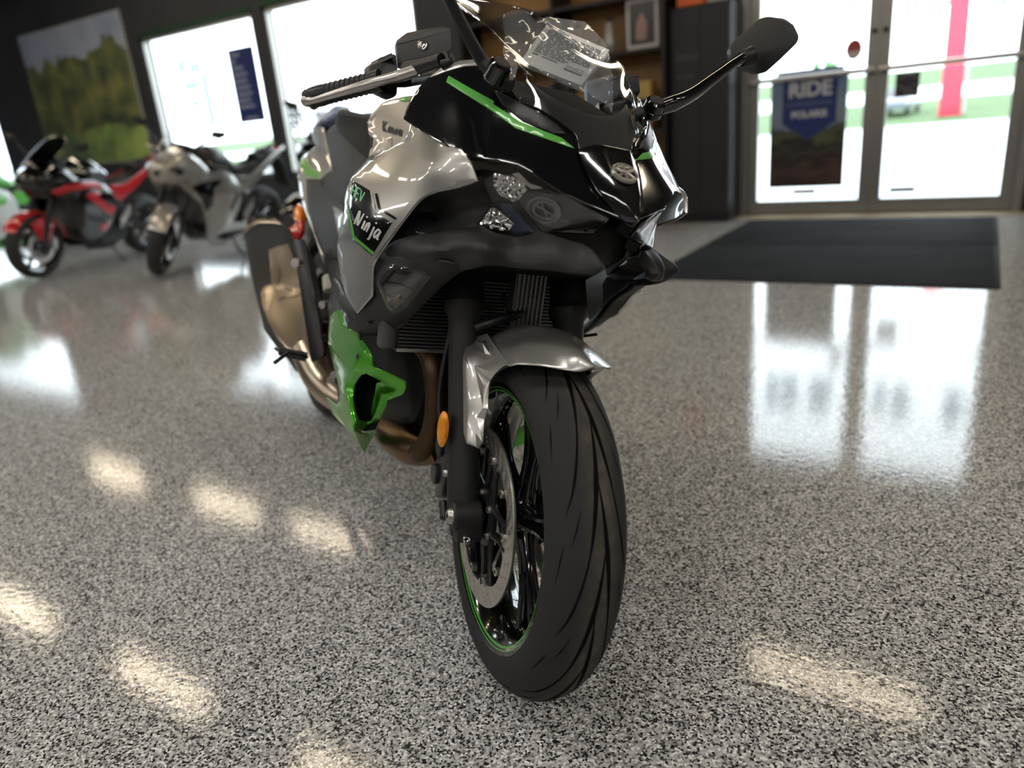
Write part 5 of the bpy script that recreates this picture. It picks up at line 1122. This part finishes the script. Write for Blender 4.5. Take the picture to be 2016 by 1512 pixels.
# bare trees on the far side of the road
tb_ = mat('bare_bark', (.16, .14, .14), .9); tg = mat('green_foliage', (.12, .25, .10), .9)  # grey-brown bark and plain green foliage
def tree(x, y, h, label, leafy):
    e_ = empty('bare_tree' if not leafy else 'leafy_tree', label, 'tree', (x, y, ground(y))); rnd = random.Random(int(x*10))
    obj('trunk', *tube([(0, 0, 0), (.05, 0, h*.3), (0, .05, h*.5)], [.16, .12, .08], 8), tb_, e_)
    mb = MB()
    if leafy:
        for k in range(26):
            c_ = np.array((rnd.gauss(0, .28*h*.6), rnd.gauss(0, .28*h*.6), h*.62+rnd.gauss(0, .14*h))); bmx = bmesh.new(); bmesh.ops.create_icosphere(bmx, subdivisions=1, radius=.13*h)
            for v_ in bmx.verts: v_.co = Vector(c_)+v_.co*rnd.uniform(.8, 1.2)
            mb.add(*bmdata(bmx))
        mb.build('crown', tg, e_, False)
    else:
        for k in range(46):
            a = rnd.uniform(0, 6.28); z0 = h*rnd.uniform(.28, .6); r = h*rnd.uniform(.15, .42); z1 = z0+h*rnd.uniform(.12, .45)
            p1 = np.array((r*math.cos(a), r*math.sin(a), min(z1, h))); mb.add(*tube([(0, 0, z0), p1*.55+np.array((0, 0, z0*.4)), p1], [.045, .03, .012], 5))
        mb.build('branches', tb_, e_, False)
for px_, y_, h_, lf, lb_ in ((575, 40, 5.0, 0, 'bare tree far outside above the white car'), (625, 44, 4.4, 0, 'smaller bare tree far outside right of the taller bare one'), (1620, 50, 1.9, 1, 'small green tree far outside above the poster on the left door')):
    d = sight(px_, 200); t_ = (y_-CP[1])/d[1]; tree(CP[0]+d[0]*t_, y_, h_, lb_, lf)
# ------------------------------------------------------------------ the other motorcycles on the showroom floor
def pillow(poly, hw, edge, yc=0.0, step=.045, thick=None):     # inflated body from a side outline (x, z); hw(x, z) half width
    v, t = fill2d(poly, [], step); d = np.minimum(segdist(v, resample(poly, step))/edge, 1)
    k = np.sqrt(np.maximum(0, 1-(1-d)**2)); h_ = np.array([hw(p[0], p[1]) for p in v])
    if thick is None:
        n_ = len(v); V = [(p[0], yc+a*b_, p[1]) for p, a, b_ in zip(v, h_, k)]+[(p[0], yc-a*b_, p[1]) for p, a, b_ in zip(v, h_, k)]
        s = 1.0 if sum((v[q[1]][0]-v[q[0]][0])*(v[q[2]][1]-v[q[0]][1])-(v[q[1]][1]-v[q[0]][1])*(v[q[2]][0]-v[q[0]][0]) for q in t) > 0 else -1.0
        F = [tuple(q[::-1]) if s > 0 else tuple(q) for q in t]+[tuple(i+n_ for i in (q if s > 0 else q[::-1])) for q in t]
        bm = bmesh.new(); vs = [bm.verts.new(p) for p in V]
        for f in F: bm.faces.new([vs[i] for i in f])
        bmesh.ops.remove_doubles(bm, verts=bm.verts[:], dist=1e-4); bmesh.ops.recalc_face_normals(bm, faces=bm.faces[:]); return bmdata(bm)
    P = np.array([(p[0], yc+a*(.35+.65*b_) if False else yc+hw(p[0], p[1])*b_, p[1]) for p, a, b_ in zip(v, h_, k)])
    return shell(P, t, thick, .004, toward=(0, 9*(1 if yc >= 0 else -1), .5))
def sport_bike(x, y, az, lean, name, label, C, steer=0, light=True):
    fr_ = mkframe(RAD(az), RAD(lean)); mt_ = Matrix.Identity(4)
    for i in range(3):
        for j in range(3): mt_[i][j] = fr_[i, j]
    o0 = np.array((x, y, 0))-fr_[:, 0]*.70
    for i in range(3): mt_[i][3] = o0[i]
    mt_[2][3] = .0
    root = empty(name, label, 'motorcycle', matrix=mt_, group=None)
    up = .058*math.sin(RAD(lean))*.5
    def A(nm, VF, m, par=None, sharp=40): 
        return obj(nm, [(v[0], v[1], v[2]+up) for v in VF[0]], VF[1], m, par or root, True, sharp=sharp)
    sa_ = np.array((-.42, 0, .906)); sp0 = np.array((.79, 0, 0)); Rst = np.array(Matrix.Rotation(RAD(steer), 3, Vector(sa_)))
    def ST(VF): return [tuple(sp0+Rst @ (np.array(v)-sp0)) for v in VF[0]], VF[1]
    def sym(nm, VF, m, par=None): A(nm, VF, m, par); A(nm, mirror(*VF), m, par)
    for wx, nm, wd, rr_ in ((.70, 'front_wheel', .060, .300), (-.70, 'rear_wheel', .080, .312)):
        prof = [(rr_-wd+wd*math.cos(RAD(a))*(1 if abs(a) < 90 else .5), wd*math.sin(RAD(a))) for a in np.linspace(-150, 150, 19)]
        tv = lathe(prof, 56); rm = MB(); rm.add(*lathe([(.225, -.05), (.200, -.035), (.195, 0), (.200, .035), (.225, .05), (.205, .03), (.187, 0), (.205, -.03)], 48, closed_prof=True)); rm.add(*lathe([(.001, -.05), (.035, -.05), (.035, .05), (.001, .05)], 16))
        for k in range(5):
            a = RAD(72*k+10); rm.add(*tube([(.03*math.cos(a), 0, .03*math.sin(a)), (.195*math.cos(a), 0, .195*math.sin(a))], .015, 8))
        ps = lambda VF: (lambda q: ST(q) if wx > 0 else q)(([(v[0]+wx, v[1], v[2]+rr_) for v in VF[0]], VF[1]))
        w_ = A(nm, ps((rm.V, rm.F)), C['rim']); A('tyre', ps(tv), M['rubber'], w_)
        for sg in (-1, 1):
            if wx > 0 or sg < 0: A('brake_disc', ps(lathe([(.145 if wx > 0 else .11, sg*.068), (.145 if wx > 0 else .11, sg*.073), (.105 if wx > 0 else .08, sg*.073), (.105 if wx > 0 else .08, sg*.068)], 40, closed_prof=True)), M['steel'], w_)
    for sg in (-1, 1):
        lg = A('fork_leg', ST(tube([(.72, sg*.10, .27), (.66, sg*.10, .44), (.56, sg*.10, .70), (.46, sg*.10, .96)], [.026, .028, .027, .026], 14)), C.get('fork', M['satin_black']))
        A('brake_caliper', ST(hull([(.62, sg*.075, .40), (.62, sg*.12, .40), (.56, sg*.075, .36), (.56, sg*.12, .36), (.58, sg*.075, .26), (.58, sg*.12, .26), (.63, sg*.12, .30), (.63, sg*.075, .30)], .01)), M['steel'], lg)
    rows = [[((.322-3*s*s)*math.cos(t)+.70, s, (.322-3*s*s)*math.sin(t)+.30) for s in np.linspace(-.072, .072, 7)] for t in np.linspace(RAD(32), RAD(172), 10)]
    P_, T_, _ = grid_surface(rows, 2, 2); fe = A('front_mudguard', ST(shell(P_, T_, .005, .002, toward=(.7, 0, 3))), C['fender'])
    msd = hull([(.66, .078, .58), (.50, .078, .52), (.62, .12, .44), (.72, .11, .34), (.66, .12, .34), (.80, .075, .52), (.62, .085, .50)], .008); A('mudguard_side', ST(msd), C['fender'], fe); A('mudguard_side', ST(mirror(*msd)), C['fender'], fe)
    nosehw = lambda px, pz: np.interp(px, (.18, .30, .55, .70, .80), (.20, .20, .165, .12, .05))*np.interp(pz, (.70, .85, 1.0, 1.08), (.75, 1, .85, .6))
    cw_ = A('nose_cowl', pillow([(.80, .90), (.77, .96), (.62, 1.03), (.48, 1.07), (.36, 1.02), (.24, .92), (.22, .84), (.34, .76), (.52, .71), (.68, .74), (.78, .82)], nosehw, .10), C['cowl'])
    sym('headlight', hull([(.785, .03, .86), (.80, .035, .885), (.66, .135, .93), (.58, .165, .90), (.60, .16, .86), (.74, .06, .83), (.70, .06, .88)], .006), M['lamp_dark'], cw_)
    if 'chin' in C: sym('nose_lower_panel', hull([(.74, .02, .80), (.55, .165, .82), (.50, .17, .78), (.60, .10, .73), (.70, .02, .75)], .006), C['chin'], cw_)
    rows = [[(x0-.9*yy*yy/.14-.0*yy, yy, z0-.5*yy*yy/.14*.2) for yy in np.linspace(-w_, w_, 9)] for x0, z0, w_ in ((.70, 1.00, .10), (.60, 1.09, .125), (.48, 1.175, .125), (.37, 1.235, .10), (.31, 1.255, .06))]
    P_, T_, _ = grid_surface(rows, 3, 2); A('windscreen', shell(P_, T_, .004, .001, toward=(2, 0, 2)), C['screen'])
    A('dashboard', hull([(.45, s*.09, z) for s in (-1, 1) for z in (1.0, 1.09)]+[(.34, s*.09, z) for s in (-1, 1) for z in (.98, 1.06)], .01), M['satin_black'])
    ys_ = lambda px, pz: np.interp(px, (-.15, .1, .4, .65), (.0, .035, .03, .0))+np.interp(pz, (.25, .5, .7, .9), (-.05, .0, .02, .0))
    side = [(.66, .82), (.52, .86), (.34, .88), (.16, .87), (.02, .82), (-.06, .74), (-.12, .60), (-.06, .50), (.04, .38), (.22, .30), (.36, .36), (.40, .50), (.44, .62), (.56, .72)]
    for sg in (-1, 1):
        v, t = fill2d(side, [], .05); P = np.array([(p[0], sg*(np.interp(p[0], (-.15, .1, .35, .66), (.19, .235, .225, .135))+np.interp(p[1], (.28, .5, .7, .9), (-.045, 0, .012, -.03))), p[1]) for p in v])
        sf = A('side_fairing', shell(P, t, .008, .004, toward=(0, 9*sg, .6)), C['side'])
        for gi, (pl_, cm) in enumerate(C.get('graphics', ())):
            v, t = fill2d(pl_, [], .05); P = np.array([(p[0], sg*(.004+np.interp(p[0], (-.15, .1, .35, .66), (.19, .235, .225, .135))+np.interp(p[1], (.28, .5, .7, .9), (-.045, 0, .012, -.03))), p[1]) for p in v])
            A('fairing_graphic', shell(P, t, .003, .001, toward=(0, 9*sg, .6)), cm, sf)
        A('belly_panel', shell(*(lambda vt: (np.array([(p[0], sg*np.interp(p[1], (.15, .40), (.09, .18)), p[1]) for p in vt[0]]), vt[1]))(fill2d([(.34, .36), (.22, .30), (.02, .38), (-.24, .36), (-.30, .24), (-.05, .175), (.22, .20)], [], .05)), .006, .003, toward=(0, 9*sg, 0)), C['belly'])
    A('engine', hull([(px_, s*yy, z) for s in (-1, 1) for px_, yy, z in ((.30, .11, .52), (.28, .12, .30), (.05, .15, .22), (-.30, .14, .26), (-.36, .12, .55), (-.20, .12, .78), (.20, .12, .80))], .02), M['satin_black'])
    A('radiator', box(.315, .34, -.16, .16, .42, .72, .006), M['fin'])
    A('fuel_tank', pillow([(.30, .95), (.24, 1.03), (.12, 1.06), (-.04, 1.03), (-.17, .90), (-.20, .80), (.26, .80)], lambda a, b_: np.interp(b_, (.8, .95, 1.05), (.15, .16, .09)), .10), C['tank'])
    A('rider_seat', pillow([(-.14, .86), (-.24, .815), (-.40, .825), (-.52, .87), (-.54, .80), (-.40, .75), (-.16, .77)], lambda a, b_: .135, .06), M['seat'])
    A('pillion_seat', pillow([(-.46, .93), (-.58, .965), (-.86, 1.03), (-.92, 1.01), (-.70, .92), (-.50, .87)], lambda a, b_: .095, .05), M['seat'])
    for sg in (-1, 1):
        v, t = fill2d([(-.10, .80), (-.30, .78), (-.52, .85), (-.80, .955), (-1.00, 1.02), (-1.01, .985), (-.74, .86), (-.48, .73), (-.26, .64), (-.12, .66)], [], .05)
        P = np.array([(p[0], sg*np.interp(p[0], (-1.0, -.6, -.2), (.06, .11, .16)), p[1]) for p in v]); tf_ = A('tail_fairing', shell(P, t, .008, .004, toward=(0, 9*sg, .4)), C['tail'])
    A('subframe', hull([(px_, s*yy, z) for s in (-1, 1) for px_, yy, z in ((-.18, .12, .76), (-.2, .12, .66), (-.6, .085, .84), (-.95, .04, .97), (-.9, .04, .92))], .01), M['satin_black'])
    A('tail_light', hull([(-.98, s*.05, z) for s in (-1, 1) for z in (.96, .995)]+[(-1.03, s*.035, z) for s in (-1, 1) for z in (.965, .985)], .004), M['red_lens'])
    A('plate_hanger', hull([(px_, s*.07, z) for s in (-1, 1) for px_, z in ((-.90, .90), (-.96, .90), (-1.10, .62), (-1.08, .60))], .006), M['deep_black'])
    for sg in (-1, 1): A('swingarm', hull([(-.15, sg*.09, .47), (-.15, sg*.14, .47), (-.15, sg*.09, .37), (-.15, sg*.14, .37), (-.74, sg*.11, .34), (-.74, sg*.135, .34), (-.74, sg*.11, .285), (-.74, sg*.135, .285)], .008), C.get('swing', M['satin_black']))
    A('silencer', tube([(-.20, -.16, .26), (-.34, -.19, .30), (-.50, -.205, .36), (-.86, -.215, .47), (-.90, -.215, .48)], [.03, .05, .062, .062, .05], 18), M['satin_black'])
    A('shock_absorber', tube([(-.26, 0, .70), (-.34, 0, .42)], .035, 12), C.get('shock', M['alu']))
    A('footrest', cyl((-.22, .15, .40), (-.22, .27, .41), .011), M['alu']); A('footrest', cyl((-.22, -.15, .40), (-.22, -.27, .41), .011), M['alu'])
    A('heel_plate', hull([(-.18, s_, z) for s_ in (.165, .175) for z in (.36, .46)]+[(-.34, s_, z) for s_ in (.165, .175) for z in (.50, .60)], .003), M['alu'])
    for sg in (-1, 1):
        hb_ = A('handlebar_grip', ST(cyl((.30, sg*.33, .975), (.40, sg*.20, 1.0), .017)), M['satin_black'])
        A('lever', ST(tube([(.37, sg*.335, .975), (.45, sg*.24, .99), (.44, sg*.19, 1.0)], .006, 8)), M['alu'], hb_)
        st = cr((.50, sg*.15, 1.04), (.47, sg*.24, 1.11), (.44, sg*.36, 1.20), n=4)
        ms = A('mirror_stalk', tube(st, [.011, .009, .008], 10), M['satin_black'])
        A('mirror_housing', hull([(.44+dx, sg*(.38+dy), 1.21+dz) for dx, dy, dz in ((.0, -.07, -.03), (0, -.05, .03), (0, .08, .04), (0, .10, .0), (0, .02, -.04), (.04, -.02, .0), (.03, .05, .015))], .008), M['matte_black'], ms)
        A('turn_signal', hull([(.50, sg*.21, .80), (.44, sg*.235, .80), (.47, sg*.22, .83), (.47, sg*.22, .77)], .006), M['orange_lens'] if 'sig' in C else M['clear'])
    A('side_stand', tube(cr((-.05, .14, .24), (-.06, .20, .14), (-.10, .26+.02*0, .055), n=4), .010, 8), M['satin_black'])
    return root
redp = mat('red_gloss_paint', (.50, .006, .014), .28, .1, 1); redm = mat('red_graphic', (.50, .008, .016), .3, 0, .6); greyp = mat('grey_graphic', (.05, .055, .06), .4); whitep = mat('white_gloss_paint', (.60, .62, .60), .3, 0, .8)
silb = mat('warm_silver_paint', (.46, .44, .40), .32, .6, 1); tint = thin_glass('smoked_screen', (.22, .22, .24), 1.0, .02); chs = M['chrome']
sport_bike(-7.39, 3.44, -73, 11, 'motorcycle', 'red and black sport motorcycle parked at the far left in front of the landscape poster',
           dict(rim=M['gloss_black'], fender=redp, cowl=M['gloss_black'], side=M['gloss_black'], belly=M['satin_black'], tank=M['gloss_black'], tail=redp, screen=tint, fork=M['satin_black'], swing=M['satin_black'], chin=M['gloss_black'],
                graphics=(([(.60, .80), (.46, .845), (.28, .865), (.14, .855), (.05, .81), (.08, .79), (.20, .81), (.40, .80), (.56, .765)], redm), ([(.30, .74), (.22, .77), (.10, .76), (.16, .72), (.02, .62), (-.09, .60), (-.05, .52), (.06, .56), (.20, .66)], redm), ([(.30, .58), (.12, .54), (.02, .47), (.10, .45), (.26, .50)], greyp), ([(.14, .44), (.02, .46), (.03, .41), (.12, .37)], redm))))
sport_bike(-5.952, 3.76, -76, 13, 'motorcycle', 'plain silver sport motorcycle standing right of the red one by the window',
           dict(rim=M['gloss_black'], fender=silb, cowl=silb, side=silb, belly=silb, tank=M['satin_black'], tail=silb, screen=M['screen'], chin=M['gloss_black'], swing=M['satin_black'],
                graphics=(([(.52, .76), (.40, .80), (.18, .80), (.30, .74), (.34, .60), (.40, .54), (.44, .66)], M['gloss_black']), ([(.06, .52), (.10, .54), (-.02, .66), (-.06, .64)], greyp))), steer=27)
sport_bike(-9.2, 3.4, -70, 11, 'motorcycle', 'green and white sport motorcycle mostly hidden behind the red one at the left edge',
           dict(rim=M['gloss_black'], fender=M['lime'], cowl=M['lime'], side=whitep, belly=M['lime'], tank=M['lime'], tail=M['lime'], screen=M['screen'], graphics=(([(.55, .78), (.30, .84), (.05, .78), (.10, .70), (.35, .68)], M['lime']),)))
sport_bike(-4.62, 4.22, -86, 11, 'motorcycle', 'dark sport motorcycle almost hidden behind the silver and green foreground motorcycle',
           dict(rim=M['gloss_black'], fender=M['gloss_black'], cowl=M['gloss_black'], side=M['gloss_black'], belly=M['satin_black'], tank=M['gloss_black'], tail=M['gloss_black'], screen=tint))
